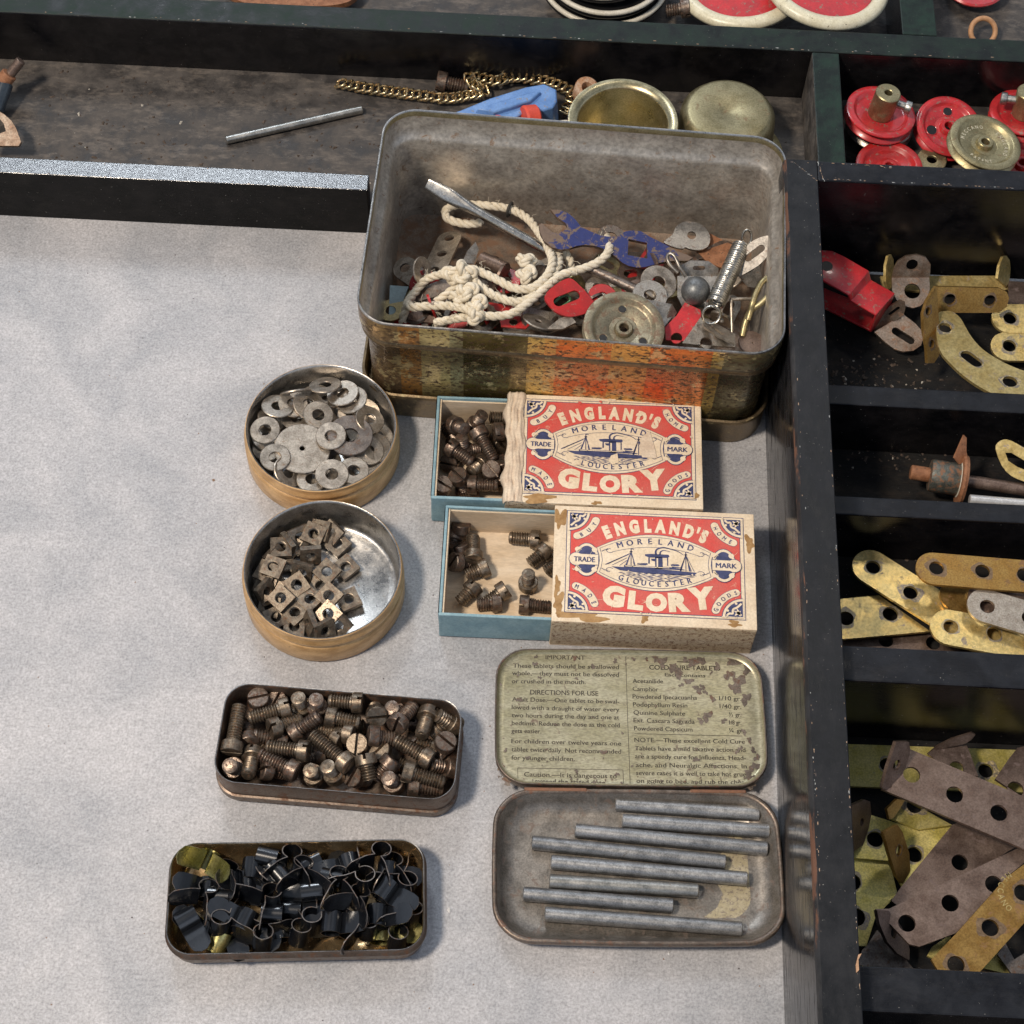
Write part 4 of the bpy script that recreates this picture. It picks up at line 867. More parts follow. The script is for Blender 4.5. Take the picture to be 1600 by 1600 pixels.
# ---- washers
K1 = crop(370, 560, 5.333)
WM = {}
def washer(x, y, z, ro, ri, th, tx, ty, mat, KK=K1, name='washer'):
    key = (ro, ri, th, mat.name)
    if key not in WM:
        b = .012; mb = MB(); mb.add(lathe([(ri, th/2-b), (ri+b, th/2), (ro-b*1.5, th/2), (ro, th/2-b*1.5), (ro, -th/2+b), (ro-b, -th/2), (ri+b, -th/2), (ri, -th/2+b), (ri, th/2-b)], 40, False, False)); WM[key] = mb.mesh(name, mat, 28)
    o = link(name, WM[key]); o.location = P(*KK(x, y), z); o.rotation_euler = (R(tx), R(ty), random.uniform(0, .4)); return o
ws = [(215, 598, 1.08, 'M', 6, -4, 0), (320, 825, 1.10, 'M', 4, 3, 0), (545, 752, .99, 'P', 3, 6, 0), (785, 645, 1.10, 'M', 6, -3, 0), (945, 645, 1.0, 'D', 4, 2, 1), (792, 965, .98, 'L', 5, 3, 0), (975, 935, .88, 'M', 2, 4, 0), (305, 378, .98, 'L', -14, 6, 0), (470, 378, .93, 'M', 4, 16, 0), (600, 385, .86, 'L', 6, 20, 0),
  (680, 472, .98, 'M', 8, 10, 0), (738, 212, 1.05, 'L', -28, -2, 0), (882, 290, 1.0, 'L', -6, -10, 0), (955, 345, .9, 'L', -4, -12, 0), (1108, 510, .98, 'M', 6, 22, 0), (1090, 765, .72, 'L', 6, 14, 0), (1165, 740, .66, 'L', 4, 22, 0), (480, 262, 1.0, 'L', -62, -10, 0), (625, 1005, .80, 'M', 4, 2, 0), (395, 985, .86, 'L', 2, 38, 0),
  (210, 480, .7, 'M', -10, 30, 0), (335, 492, .7, 'M', 5, 60, 0), (495, 498, .65, 'M', 0, 5, 0), (760, 335, .7, 'M', -20, 10, 0), (850, 450, .68, 'M', 0, 30, 0), (1175, 650, .5, 'L', 0, 8, 0), (850, 835, .6, 'L', 0, 0, 1), (735, 860, .6, 'L', 0, 10, 0), (560, 600, .35, 'L', 0, 0, 0), (420, 600, .45, 'L', 5, 0, 0), (170, 760, .5, 'M', 0, 5, 0), (1050, 600, .5, 'L', 10, 0, 0), (660, 330, .5, 'L', 0, 0, 0), (1100, 860, .55, 'M', 0, 10, 0), (880, 1010, .6, 'M', 0, 20, 0), (500, 1000, .5, 'M', 4, 0, 0), (960, 480, .6, 'M', 20, 0, 0), (250, 660, .6, 'M', 0, 0, 0), (640, 960, .5, 'L', 0, 0, 0), (430, 930, .45, 'M', 0, 0, 0), (820, 560, .4, 'M', 0, 0, 0), (1000, 780, .5, 'M', 0, 0, 0), (1130, 400, .5, 'M', 0, 20, 0)]
DIM = {'M': (.415, .165, .06), 'L': (.45, .17, .055), 'P': (.76, .07, .05), 'D': (.62, .215, .11)}
lst = []
for x, y, z, kd, tx, ty, dk in ws:
    o = washer(x, y, z, *DIM[kd], tx, ty, M_DKST if dk else M_WASH)
    keep_round(o, c1, 1.95, DIM[kd][0]+.01)
    look = {'M': 'small', 'L': 'medium', 'P': 'large thin', 'D': 'large dark'}[kd]+(' tilted' if max(abs(tx), abs(ty)) > 18 else '')
    if dk and kd != 'D': look = 'dark'
    tag(o, None, 'washer', 'washers in the upper round tin'); lst.append((o, x, y, look))
number(lst, 5, 'washer', 'the upper round tin')
# ---- spring clips
K8 = crop(240, 1290, 3.636)
def clip_path(op=35, tab=.55, rl=.19):
    """profile of a spring clip: two curved tabs spread from a round loop through a narrow neck"""
    a = R(op); h = [(.16+tab*sin(a)+.04, -.24-tab*cos(a)), (.15+tab*.66*sin(a), -.22-tab*.64*cos(a)), (.13+tab*.3*sin(a), -.20-tab*.27*cos(a)), (.095, -.205), (.065, -.185)]
    lp_ = [(rl*cos(R(-62+304*k/14)), rl*sin(R(-62+304*k/14))) for k in range(15)]
    return h+lp_+[(-x, y) for x, y in h][::-1]
def clip_mesh(op, mats, w=.44, th=.02, tab=.55):
    ctrl = clip_path(op, tab); p = [Vector((x, 0, y)) for x, y in ctrl]
    p = spline(p, 2); v = []; f = []; mi = []; n = len(p); acc = [0]
    for i in range(1, n): acc.append(acc[-1]+(p[i]-p[i-1]).length)
    for i in range(n):
        a = p[max(i-1, 0)]; b = p[min(i+1, n-1)]; t = (b-a).normalized(); nn = Vector((-t.z, 0, t.x)); e = min(acc[i], acc[-1]-acc[i])
        e = w/2*(1 if e > w*.42 else max(.30, math.sqrt(max(0, 1-(1-e/(w*.42))**2))))
        for s, q in ((-1, 1), (1, 1), (1, -1), (-1, -1)): v.append(p[i]+nn*q*th/2+Vector((0, s*e, 0)))
    for i in range(n-1):
        for k in range(4): k2 = (k+1) % 4; f.append((i*4+k, i*4+k2, i*4+4+k2, i*4+4+k)); mi.append(1 if k in (1, 3) else 0)
    f += [(3, 2, 1, 0), tuple(4*(n-1)+k for k in range(4))]; mi += [1, 1]
    mb = MB(); mb.add((v, f), None, mi); return mb.mesh('spring_clip', mats, 40)
def keep_box(o, t, w, d, m, off=Vector()):
    M = t.matrix_basis; q = M.inverted() @ (o.location+off); q.x = min(max(q.x, -w/2+m+.1), w/2-m-.1); q.y = min(max(q.y, -d/2+m+.1), d/2-m-.1); o.location = M @ q-off
CLIPS = [clip_mesh(op, [M_BLKCLIP, M_DKST], tab=tb_) for op, tb_ in ((20, .5), (34, .48), (46, .5), (58, .42))]; CLIPG = clip_mesh(38, [M_CLIPG, M_CLIPG])
def clip(x, y, z, ang, mode, kind=0, tilt=0, gold=False):
    """ang: picture direction the tabs point to (deg, 0 = right, 90 = up); A: seen along its width, B: loop barrel lying down, F: tab flat to the lens"""
    o = link('spring_clip', CLIPG if gold else CLIPS[kind]); o.location = P(*K8(x, y), z); o.rotation_mode = 'QUATERNION'
    d = Vector((cos(R(ang)), sin(R(ang)), 0)); zax = -d   # tabs point along local -Z
    if mode == 'A': yax = Vector((0, 0, 1))
    else: yax = Vector((-d.y, d.x, 0))
    xax = yax.cross(zax); q = Matrix((xax, yax, zax)).transposed().to_quaternion()
    extra = Euler((R(-10-tilt*1.6), R(tilt*1.7-8), 0)).to_quaternion() if mode == 'A' else Matrix.Rotation(R(tilt), 3, yax).to_quaternion()
    o.rotation_quaternion = extra @ q; o.scale = (1.22, 1.15, 1.22); keep_box(o, CT, CTW, CTD, .52 if mode == 'A' else .5, d*.3); return o
cl_ = [(305, 385, .75, 235, 'A', 1, 12), (378, 560, .8, 20, 'A', 2, 10), (840, 250, .85, 275, 'A', 2, 14), (1048, 310, .8, 275, 'A', 0, 10), (1290, 140, .75, 250, 'A', 1, 8), (665, 408, .8, 215, 'A', 2, 10), (1160, 415, .85, 240, 'A', 1, 16), (895, 545, .65, 45, 'A', 1, 8), (1480, 340, .7, 130, 'A', 2, 10), (620, 640, .75, 85, 'A', 3, 8),
  (830, 610, .65, 60, 'A', 2, 12), (1385, 640, .6, 95, 'A', 0, 8), (1490, 505, .6, 180, 'A', 0, 10), (780, 185, .7, 265, 'A', 1, 10), (1200, 310, .85, 150, 'A', 2, 6), (1350, 230, .55, 270, 'A', 0, 12), (410, 270, .6, 300, 'A', 0, 20), (1215, 660, .7, 190, 'A', 2, 8),
  (135, 530, .72, 305, 'B', 1, 25), (520, 540, .75, 160, 'B', 1, 20), (705, 270, .78, 225, 'B', 2, -20), (1010, 555, .75, 0, 'B', 1, 15), (1265, 515, .75, 0, 'B', 2, 15), (1315, 365, .85, 330, 'B', 1, 20), (530, 330, .55, 190, 'B', 0, -20), (560, 190, .6, 0, 'B', 3, 30), (650, 165, .7, 260, 'B', 1, 40), (440, 640, .5, 290, 'B', 2, 40), (165, 365, .6, 180, 'B', 0, -10),
  (895, 215, .6, 300, 'B', 3, 60), (900, 370, .7, 280, 'B', 3, 60), (675, 500, .7, 270, 'B', 3, 65), (1450, 270, .7, 0, 'B', 3, 60), (1010, 225, .7, 80, 'B', 3, 70), (370, 400, .65, 270, 'B', 3, 75), (1120, 120, .6, 200, 'B', 1, 20), (780, 480, .4, 90, 'B', 2, 30), (700, 600, .3, 20, 'B', 2, 30), (250, 620, .35, 150, 'B', 2, 10), (1300, 560, .3, 180, 'B', 2, 50)]
lst = []
for x, y, z, a, m, k, tl in cl_:
    o = clip(x, y, z, a, m, k, tl); tag(o, None, 'spring clip', 'black spring clips in the gold-lined tin'); lst.append((o, x, y, 'black'+(' upright' if m == 'A' else ' lying')))
for x, y, z, a, m, tl in ((305, 165, .75, 235, 'A', 30), (370, 655, .5, 60, 'A', 30), (1290, 640, .35, 0, 'B', 30)):
    o = clip(x, y, z, a, m, 0, tl, True); tag(o, None, 'spring clip', 'black spring clips in the gold-lined tin'); lst.append((o, x, y, 'golden olive'))
number(lst, 4, 'spring clip', 'the gold-lined tin')
# ================================================================ odd parts, each on its own plane
def plane_at(px, py, z, rx=0, ry=0):
    o = P(px, py, z); n = Euler((R(rx), R(ry), 0)).to_matrix() @ Vector((0, 0, 1)); u = Euler((R(rx), R(ry), 0)).to_matrix() @ Vector((1, 0, 0)); v = n.cross(u); return o, u, v, n
def on(pl, K, x, y):
    q = PP(*K(x, y), pl[0], pl[3])-pl[0]; return q.dot(pl[1]), q.dot(pl[2])
def smooth2(pts, n=4):
    return [(p.x, p.y) for p in spline([(x, y, 0) for x, y in pts], n, True)]
def plate(K, pts, z, rx=0, ry=0, holes=(), th=.09, curve=0):
    """thick sheet-metal piece whose corners are picture points on a tilted plane; returns mesh data in world space and its origin"""
    cx = sum(p[0] for p in pts)/len(pts); cy = sum(p[1] for p in pts)/len(pts); pl = plane_at(*K(cx, cy), z, rx, ry)
    out = [on(pl, K, *p) for p in pts]; 
    if curve: out = smooth2(out, curve)
    hs = []
    for h in holes:
        if len(h) == 3: hs.append(circ(*on(pl, K, h[0], h[1]), h[2], 20))
        elif len(h) == 5: hs.append(slot(*on(pl, K, h[0], h[1]), *on(pl, K, h[2], h[3]), h[4]))
        else: hs.append([on(pl, K, *p) for p in h])
    vs, fs = prism(out, hs, -th/2, th/2); M = Matrix((pl[1], pl[2], pl[3])).transposed().to_4x4(); M.translation = pl[0]
    return (vs, fs), M, pl, [h_ for h_, q in zip(hs, holes) if len(q) in (3, 5)], th
M_HALO = metal('stain_round_holes', (.26, .225, .21), (.40, .345, .24), (.34, .5), .55, 5, (.50, .40, .2), .44, .12)
M_HALOB = metal('dark_stain_round_holes', (.20, .13, .08), (.28, .19, .11), (.34, .5), .6, 5, None)
def part(name, pieces, mat, label=None, cat=None, group=None, bev=0, smooth=35, parent=None, side=None):
    mb = MB(); halo = M_HALO if mat in (M_GOLD, M_GOLDG) else M_HALOB if mat in (M_BRONZE,) else None; rh = random.Random(name+str(label))
    for vf, M, pl, hs, th in pieces:
        mb.add(vf, M, [0 if len(f) == 3 else 2 for f in vf[1]] if side else 0)
        for h in (hs if halo else ()):
            cx = sum(p[0] for p in h)/len(h); cy = sum(p[1] for p in h)/len(h); ph = [rh.uniform(0, 6.3) for _ in range(3)]; n = len(h); g = rh.uniform(.03, .10); o = []
            for x, y in h:
                a = math.atan2(y-cy, x-cx); d = math.hypot(x-cx, y-cy); k = (d+g*(1+.6*sin(2*a+ph[0])+.4*sin(5*a+ph[1])))/d; o.append((cx+(x-cx)*k, cy+(y-cy)*k))
            for sg in (1, -1): mb.add(([(x, y, sg*(th/2+.002)) for x, y in list(h)+o], [(i, (i+1) % n, (i+1) % n+n, i+n) for i in range(n)]), M, 1)
    o = mb.build(name, [mat]+([halo] if halo else [mat])+([side] if side else []), parent, smooth, pieces[0][2][0])
    if bev: bevel(o, bev, 2)
    if label: tag(o, label, cat, group)
    return o
def strip_pts(K, ax, ay, bx, by, z, w=1.0, rx=0, ry=0, round_a=True, round_b=True, holes=(), th=.09, hr=.19):
    cx, cy = (ax+bx)/2, (ay+by)/2; pl = plane_at(*K(cx, cy), z, rx, ry); A = Vector(on(pl, K, ax, ay)); B = Vector(on(pl, K, bx, by))
    d = (B-A).normalized(); a = math.atan2(d.y, d.x); h = w/2; nrm = Vector((-d.y, d.x)); pts = []
    def cap(c, ang, rnd):
        if rnd: return [(c.x+h*cos(ang-pi/2+pi*k/14), c.y+h*sin(ang-pi/2+pi*k/14)) for k in range(15)]
        q = Vector((cos(ang), sin(ang)))*.0; return [tuple(c+Vector((cos(ang-pi/2), sin(ang-pi/2)))*h), tuple(c+Vector((cos(ang+pi/2), sin(ang+pi/2)))*h)]
    pts = cap(B, a, round_b)+cap(A, a+pi, round_a)
    hs = [circ(*on(pl, K, x, y), hr, 20) for x, y in holes]
    M = Matrix((pl[1], pl[2], pl[3])).transposed().to_4x4(); M.translation = pl[0]; return prism(pts, hs, -th/2, th/2), M, pl, hs, th
def surf(name, K, verts, faces, th, mat, label=None, cat=None, group=None, bev=.015, parent=None):
    vs = [P(*K(x, y), z) for x, y, z in verts]; c = sum(vs, Vector())/len(vs); mb = MB(); mb.add(([v-c for v in vs], faces)); o = mb.build(name, mat, parent, 40); o.location = c
    s = o.modifiers.new('thickness', 'SOLIDIFY'); s.thickness = th; s.offset = 0
    if bev: bevel(o, bev, 2)
    if label: tag(o, label, cat, group)
    return o
def wire(name, pts, r, mat, label=None, cat=None, group=None, closed=False, n=6, seg=8, parent=None):
    p = spline(pts, n, closed); c = sum(p, Vector())/len(p); mb = MB(); mb.add(tube([q-c for q in p], r, seg, closed)); o = mb.build(name, mat, parent, 60); o.location = c
    if label: tag(o, label, cat, group)
    return o
KA, KB = crop(560, 220, 4.706), crop(860, 260, 4.2105)
GT = 'odd parts heaped in the big tin'
a_ = lambda x, y, z: P(*KA(x, y), z); b_ = lambda x, y, z: P(*KB(x, y), z)
# screwdriver blade
p0, p1 = a_(505, 312, 2.75), a_(1370, 800, 1.75); L = (p1-p0).length; v = []; f = []; secs = []
for t, w, h in ((0, .15, .035), (.03, .17, .05), (.16, .215, .09), (.22, .21, .11), (.36, .16, .14), (.42, .145, .145), (1, .145, .145)):
    for k in range(20):
        a = 2*pi*k/20; c, s = cos(a), sin(a); e = 1 if t > .35 else .45
        v.append((w*math.copysign(abs(c)**e, c), h*math.copysign(abs(s)**e, s), -t*L))
for i in range(6):
    for k in range(20): f.append((i*20+k, i*20+(k+1) % 20, (i+1)*20+(k+1) % 20, (i+1)*20+k))
f += [tuple(range(20))[::-1], tuple(120+k for k in range(20))]; mb = MB(); mb.add((v, f)); o = mb.build('screwdriver_blade', M_CHROME, None, 40); o.location = p0; o.rotation_mode = 'QUATERNION'
zz = (p0-p1).normalized(); view = (CAM-p0).normalized(); yy = (view-zz*view.dot(zz)).normalized(); yy = (Matrix.Rotation(R(-8), 3, zz) @ yy); xx = yy.cross(zz); o.rotation_quaternion = Matrix((xx, yy, zz)).transposed().to_quaternion()
tag(o, 'shiny steel flat screwdriver blade leaning in the big tin above the white cord', 'screwdriver')
# cotton cord
def cord_piece(mb, pts, r=.122, n=10):
    p = spline(pts, n); T, N, B = frames(p); acc = 0; ph = [0]
    for i in range(1, len(p)): acc += (p[i]-p[i-1]).length; ph.append(acc)
    for s in range(3):
        q = [p[i]+(N[i]*cos(ph[i]*9.5+s*2*pi/3)+B[i]*sin(ph[i]*9.5+s*2*pi/3))*r*.5 for i in range(len(p))]; mb.add(tube(q, r*.58, 7))
def knot(mb, c, s, seed):
    rg = random.Random(seed); o = Vector((rg.uniform(-.5, .5), rg.uniform(-.5, .5), 0)); M = Euler((rg.uniform(-.8, .8), rg.uniform(-.8, .8), rg.uniform(0, 3))).to_matrix(); pts = []
    for k in range(28): t = 2*pi*k/14*1.0; pts.append(c+M @ Vector(((sin(t)+1.7*sin(2*t))*s*.34, (cos(t)-1.7*cos(2*t))*s*.34, -sin(3*t)*s*.33)) if k < 14 else None)
    cord_piece(mb, [p for p in pts if p is not None]+[pts[0]], .118, 8)
mb = MB(); c0 = a_(900, 1000, 1.6)
paths = [[(905, 600, 1.1), (800, 612, .9), (670, 580, .9), (640, 520, .95), (700, 476, 1.1), (850, 470, 1.3), (1000, 482, 1.4), (1120, 505, 1.45), (1240, 570, 1.5), (1330, 680, 1.7), (1400, 800, 1.95), (1425, 900, 2.1), (1380, 1000, 2.15), (1280, 1080, 2.15), (1150, 1085, 2.1), (1000, 1010, 2.1), (860, 950, 2.1), (790, 940, 2.1)],
  [(720, 980, 2.1), (620, 980, 1.9), (500, 1020, 1.6), (420, 1110, 1.4), (360, 1195, 1.5), (400, 1222, 1.7), (520, 1215, 1.8), (680, 1215, 1.9), (800, 1240, 2.1), (880, 1290, 2.15)],
  [(850, 1030, 2.1), (950, 1110, 2.0), (1080, 1170, 2.0), (1200, 1180, 2.05), (1330, 1110, 2.05), (1420, 1020, 2.0), (1475, 900, 1.9), (1455, 820, 1.7), (1380, 720, 1.4)],
  [(880, 1280, 2.1), (1000, 1290, 2.1), (1130, 1270, 2.1), (1260, 1180, 2.15), (1400, 1060, 2.15), (1500, 985, 2.1), (1620, 950, 2.1), (1750, 900, 2.1), (1830, 830, 2.15), (1845, 760, 2.0), (1820, 700, 1.6)],
  [(560, 1340, 1.7), (700, 1310, 1.8), (820, 1290, 1.95), (900, 1240, 2.1)], [(740, 1060, 1.9), (660, 1120, 1.8), (570, 1190, 1.6)], [(1520, 820, 1.5), (1560, 900, 1.5), (1540, 960, 1.4), (1480, 1000, 1.5)], [(360, 1210, 1.5), (335, 1280, 1.3), (325, 1330, 1.1)]]
for pth in paths: cord_piece(mb, [a_(*p)-c0 for p in pth])
for x, y, z, s, sd in ((780, 970, 2.25, .30, 1), (690, 985, 2.1, .24, 2), (800, 1110, 2.2, .27, 3), (870, 1210, 2.2, .26, 4), (740, 1150, 2.0, .22, 8), (1235, 880, 2.0, .25, 5), (1235, 985, 2.0, .24, 6), (860, 1290, 2.2, .18, 7)): knot(mb, a_(x, y, z)-c0, s, sd)
cord = mb.build('cord', M_ROPE, None, 60); cord.location = c0; tag(cord, 'knotted white cotton cord lying in loops at the left of the big tin', 'cord')
mb = MB(); rg = random.Random(5)
for i in range(230):
    pth_ = rg.choice(paths[:5]); k = rg.randrange(len(pth_)-1); u = rg.random(); p = a_(*pth_[k])*(1-u)+a_(*pth_[k+1])*u-c0+Vector((rg.gauss(0, .08), rg.gauss(0, .08), .10)); d = Vector((rg.gauss(0, 1), rg.gauss(0, 1), abs(rg.gauss(0, .6)))).normalized()*rg.uniform(.08, .24); e = Vector((rg.gauss(0, .05), rg.gauss(0, .05), rg.gauss(0, .03)))
    mb.add(tube([p, p+d*.5+e, p+d], .0055, 3, False, False))
mb.build('loose_fibres', M_ROPE, cord, 0)
q0 = a_(1112, 505, 1.46); mb = MB(); mb.add(tube([Vector((.0, .20*cos(t), .20*sin(t))) for t in [2*pi*k/20 for k in range(20)]], .045, 6, True)); o = mb.build('thread_tie', M_STRING, cord, 60); o.location = q0-c0; o.rotation_euler.z = R(-20)
# spanner
def mat_spanner():
    m, nt, b, vec, raw, rnd = base_mat('worn_blue_spanner_enamel'); sx = N_(nt, 'SeparateXYZ'); nt.links.new(raw, sx.inputs[0])
    mr = N_(nt, 'MapRange'); mr.inputs[1].default_value = -2.1; mr.inputs[2].default_value = -.75; mr.inputs[3].default_value = .20; mr.inputs[4].default_value = 0; nt.links.new(sx.outputs[0], mr.inputs[0])
    m2 = N_(nt, 'MapRange'); m2.inputs[1].default_value = 1.3; m2.inputs[2].default_value = 2.2; m2.inputs[3].default_value = 0; m2.inputs[4].default_value = .14; nt.links.new(sx.outputs[0], m2.inputs[0])
    n = noise(nt, raw, 3.2, 9, .75, None, .8); s1 = N_(nt, 'Math', operation='SUBTRACT'); nt.links.new(n, s1.inputs[0]); nt.links.new(mr.outputs[0], s1.inputs[1]); s2 = N_(nt, 'Math', operation='SUBTRACT'); nt.links.new(s1.outputs[0], s2.inputs[0]); nt.links.new(m2.outputs[0], s2.inputs[1])
    fr = ramp(nt, s2.outputs[0], [(.435, 1.0), (.47, 0.0)]); bl = mix(nt, noise(nt, raw, 6, 4), (.010, .016, .085), (.024, .038, .18)); br = mix(nt, noise(nt, raw, 12, 4), (.20, .14, .10), (.10, .07, .055))
    nt.links.new(mix(nt, fr, bl, br), b.inputs['Base Color']); b.inputs['Roughness'].default_value = .38; bump(nt, b, n, .35, .02); return m
px_ = lambda x, y: (x, y)
pts = [(860, 329), (874, 329.5), (888, 335), (899, 345), (908, 356.5), (922, 363), (938, 369.5), (953, 371.5), (965, 371), (977, 363), (988, 361.5), (1001, 363), (1014, 371), (1026, 377), (1040, 384), (1057, 394), (1072, 399), (1082, 404), (1075, 409), (1060, 409), (1045, 409.5), (1030, 412), (1018, 416), (1006, 419), (994, 419.5), (982, 417), (972, 412), (962, 403), (952, 396), (940, 389), (928, 385.5), (912, 384), (900, 386), (888, 390), (876, 391.5), (863, 388), (851, 379), (844, 366), (842, 353), (846, 350), (853, 356), (862, 364), (870, 366), (880, 363), (886, 356), (883, 350), (870, 341)]
part('spanner', [plate(px_, pts, 2.1, 12, 4, [[(981.5, 375), (1010.5, 381), (1010.8, 405.5), (980, 400)]], .13)], mat_spanner(), 'worn dark blue spanner with a square hole lying across the big tin', 'spanner', GT, side=M_BROWN)
part('key_plate', [plate(KB, [(745, 500), (800, 455), (825, 400), (880, 368), (950, 370), (1010, 400), (1048, 460), (1040, 520), (1000, 550), (930, 550), (885, 535), (870, 545), (800, 530)], 1.5, 8, 4, [(928, 457, .13)], .07, 3)], M_STEEL, 'dull steel plate shaped like a key head at the back of the big tin', 'plate', GT)
part('rusty_plate', [plate(KB, [(1040, 440), (1215, 530), (1190, 690), (1040, 640), (960, 560)], 1.2, 5, 0, (), .06)], M_RUST, 'flat rusty plate behind the spring in the big tin', 'plate', GT)
# coil spring
A, B = b_(1258, 520, 2.6), b_(1085, 905, 2.5); ax = (B-A).normalized(); L = (B-A).length; uu = ax.cross(Vector((0, 0, 1))).normalized(); vv = ax.cross(uu); T_ = 30; pts = []
for k in range(T_*14+1): t = k/(T_*14); a = 2*pi*T_*t; pts.append(A+ax*L*t+(uu*cos(a)+vv*sin(a))*.235)
c = (A+B)/2; mb = MB(); mb.add(tube([p-c for p in pts], .033, 6)); 
E1 = b_(1058, 978, 2.6); mb.add(tube([E1-c+Vector((.24*cos(t), .17*sin(t), .17*sin(t))) for t in [2*pi*k/22 for k in range(23)]], .042, 6)); E0 = b_(1292, 470, 2.7); mb.add(tube([E0-c+Vector((.13*cos(t), .16*sin(t), .16*sin(t))) for t in [2*pi*k/22 for k in range(23)]], .04, 6))
o = mb.build('coil_spring', M_SPRING, None, 60); o.location = c; tag(o, 'shiny coil spring with looped ends leaning at the right of the big tin', 'spring', GT)
part('slotted_bracket', [plate(KB, [(1455, 458), (1462, 500), (1440, 570), (1390, 635), (1310, 690), (1235, 720), (1235, 640), (1265, 560), (1320, 500), (1390, 465)], 2.7, 25, -10, [(1300, 605, 1388, 540, .10)], .07, 3), plate(KB, [(1235, 720), (1300, 700), (1375, 650), (1390, 720), (1345, 795), (1300, 790)], 2.3, 60, -10, (), .07)], M_STEEL, 'bright slotted angle bracket leaning by the right end of the big tin', 'bracket', GT)
wire('wire_eye', [b_(*p) for p in ((1262, 1118, 2.0), (1285, 1020, 2.2), (1318, 950, 2.4), (1385, 900, 2.6), (1450, 830, 2.75), (1475, 760, 2.8), (1445, 730, 2.8), (1395, 760, 2.8), (1355, 830, 2.7), (1330, 900, 2.6), (1318, 950, 2.45), (1300, 1010, 2.3))], .085, M_BRASSD, 'bronze wire hook with a long eye at the right of the big tin', 'hook', GT)
mb = MB(); mb.add(lathe([(.02, -.40)]+[(.405*cos(R(t)), .405*sin(R(t))) for t in range(-80, 81, 8)]+[(.02, .40)], 32)); o = mb.build('lead_ball', M_BALL, None, 80); o.location = b_(955, 818, 2.3); tag(o, 'dull grey lead ball with pink marks in the middle of the big tin', 'ball', GT)
def disc(x, y, z, ro, ri, th, tx, ty, mat, label, K=KB, cat='washer', group=GT, name='washer'):
    o = washer(x, y, z, ro, ri, th, tx, ty, mat, K, name); tag(o, label, cat, group); return o
disc(712, 765, 1.95, .53, .19, .07, 14, 8, M_WASH, 'bright steel washer left of the lead ball in the big tin')
disc(655, 850, 2.0, .50, .17, .07, 6, 4, M_STEEL, 'rusty tan washer touching the brass wheel in the big tin')
disc(345, 860, 1.9, .42, .15, .06, 8, 6, M_REDD, 'red round-ended washer beside the slotted red bracket in the big tin')
disc(310, 800, 1.6, .36, .14, .06, 8, 6, M_WASH, 'small bright washer behind the red bracket in the big tin')
disc(1328, 1165, 1.9, .40, .02, .06, 4, 10, M_BROWN, 'brown metal disc in the front right corner of the big tin', cat='disc', name='disc')
disc(470, 960, 1.6, .42, .12, .05, 30, 52, M_WASH, 'steel disc standing on edge at the left of the big tin', KA, 'disc', GT, 'disc')
disc(1320, 1330, 1.8, .45, .1, .05, -20, 30, M_WASH, 'bright disc on edge against the front of the big tin', KA, 'disc', GT, 'disc')
disc(400, 470, 1.7, .42, .17, .06, 10, 0, M_DKST, 'dark washer half hidden behind the blue spanner')
part('red_bracket', [plate(KB, [(-40, 860), (20, 790), (120, 738), (190, 785), (250, 850), (305, 925), (280, 950), (215, 975), (130, 992), (50, 970), (0, 930)], 2.15, 14, 10, [(50, 893, 160, 850, .14)], .08, 3), plate(KB, [(280, 945), (305, 925), (270, 1010), (235, 1020)], 1.9, 60, 30, (), .07)], M_REDD, 'red slotted angle bracket beside the cord in the big tin', 'bracket', GT)
def pulley(c, r, tilt, mats, name, label, hub=0, flange=.12, holes=(), gap=.12, group=None, text=None, rot=0, hubmat=None):
    """grooved wheel: two dished flanges, groove between, centre boss; face towards local +Z"""
    t = empty(name, c, (R(tilt[0]), R(tilt[1]), R(rot))); tag(t, label, 'pulley wheel', group)
    mb = MB(); h = gap
    mb.add(lathe([(.13, h-.07), (.13, h+.03), (.15, h+.05), (.22, h+.05), (.25, h+.02), (.27, h-.08), (.40, h-.09), (.42, h-.075), (r*.66, h-.075), (r*.72, h-.05), (r*.77, h+.04), (r*.82, h+.07), (r*.95, h+.05), (r*.99, h+.03), (r, h+.005), (r*.985, h-.0), (r*.80, .012), (r*.80, -.012), (r*.985, -h), (r, -h-.03), (r*.97, -h-.055), (r*.8, -h-.02), (r*.7, -h+.04), (.29, -h+.03), (.13, -h+.02), (.13, h-.07)], 72, False, False))
    mb.build('wheel_disc', mats[0], t, 40)
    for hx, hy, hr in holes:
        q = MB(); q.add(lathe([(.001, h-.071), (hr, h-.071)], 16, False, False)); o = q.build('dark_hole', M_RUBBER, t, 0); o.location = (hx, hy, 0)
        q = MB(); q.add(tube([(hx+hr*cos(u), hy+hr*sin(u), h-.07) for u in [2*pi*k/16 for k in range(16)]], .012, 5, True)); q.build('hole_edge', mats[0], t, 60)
    if hub:
        q = MB(); q.add(lathe([(.38, h-.05), (.38, hub-.03), (.35, hub), (.14, hub), (.12, hub-.02), (.12, .2)], 32, False, False)); q.build('boss', hubmat or M_BRASSD, t, 35)
        q = MB(); q.add(lathe([(.12, .0), (.12, .30), (.17, .31), (.19, .34), (.19, .48), (.17, .5), (.05, .5), (.05, .47)], 20)); o = q.build('set_screw', M_GALV, t, 35); o.location = (.3, .0, hub*.62); o.rotation_euler = (0, R(90), R(-12))
    if text:
        q = MB()
        for s, am, inner in text: textarc(q, s, 0, 0, r*.56 if not inner else r*.56+.13, am, .13, .135, h-.068, .012, inner, 0, None, .75)
        q.build('embossed_lettering', M_EMB, t, 0, fix=False)
    return t
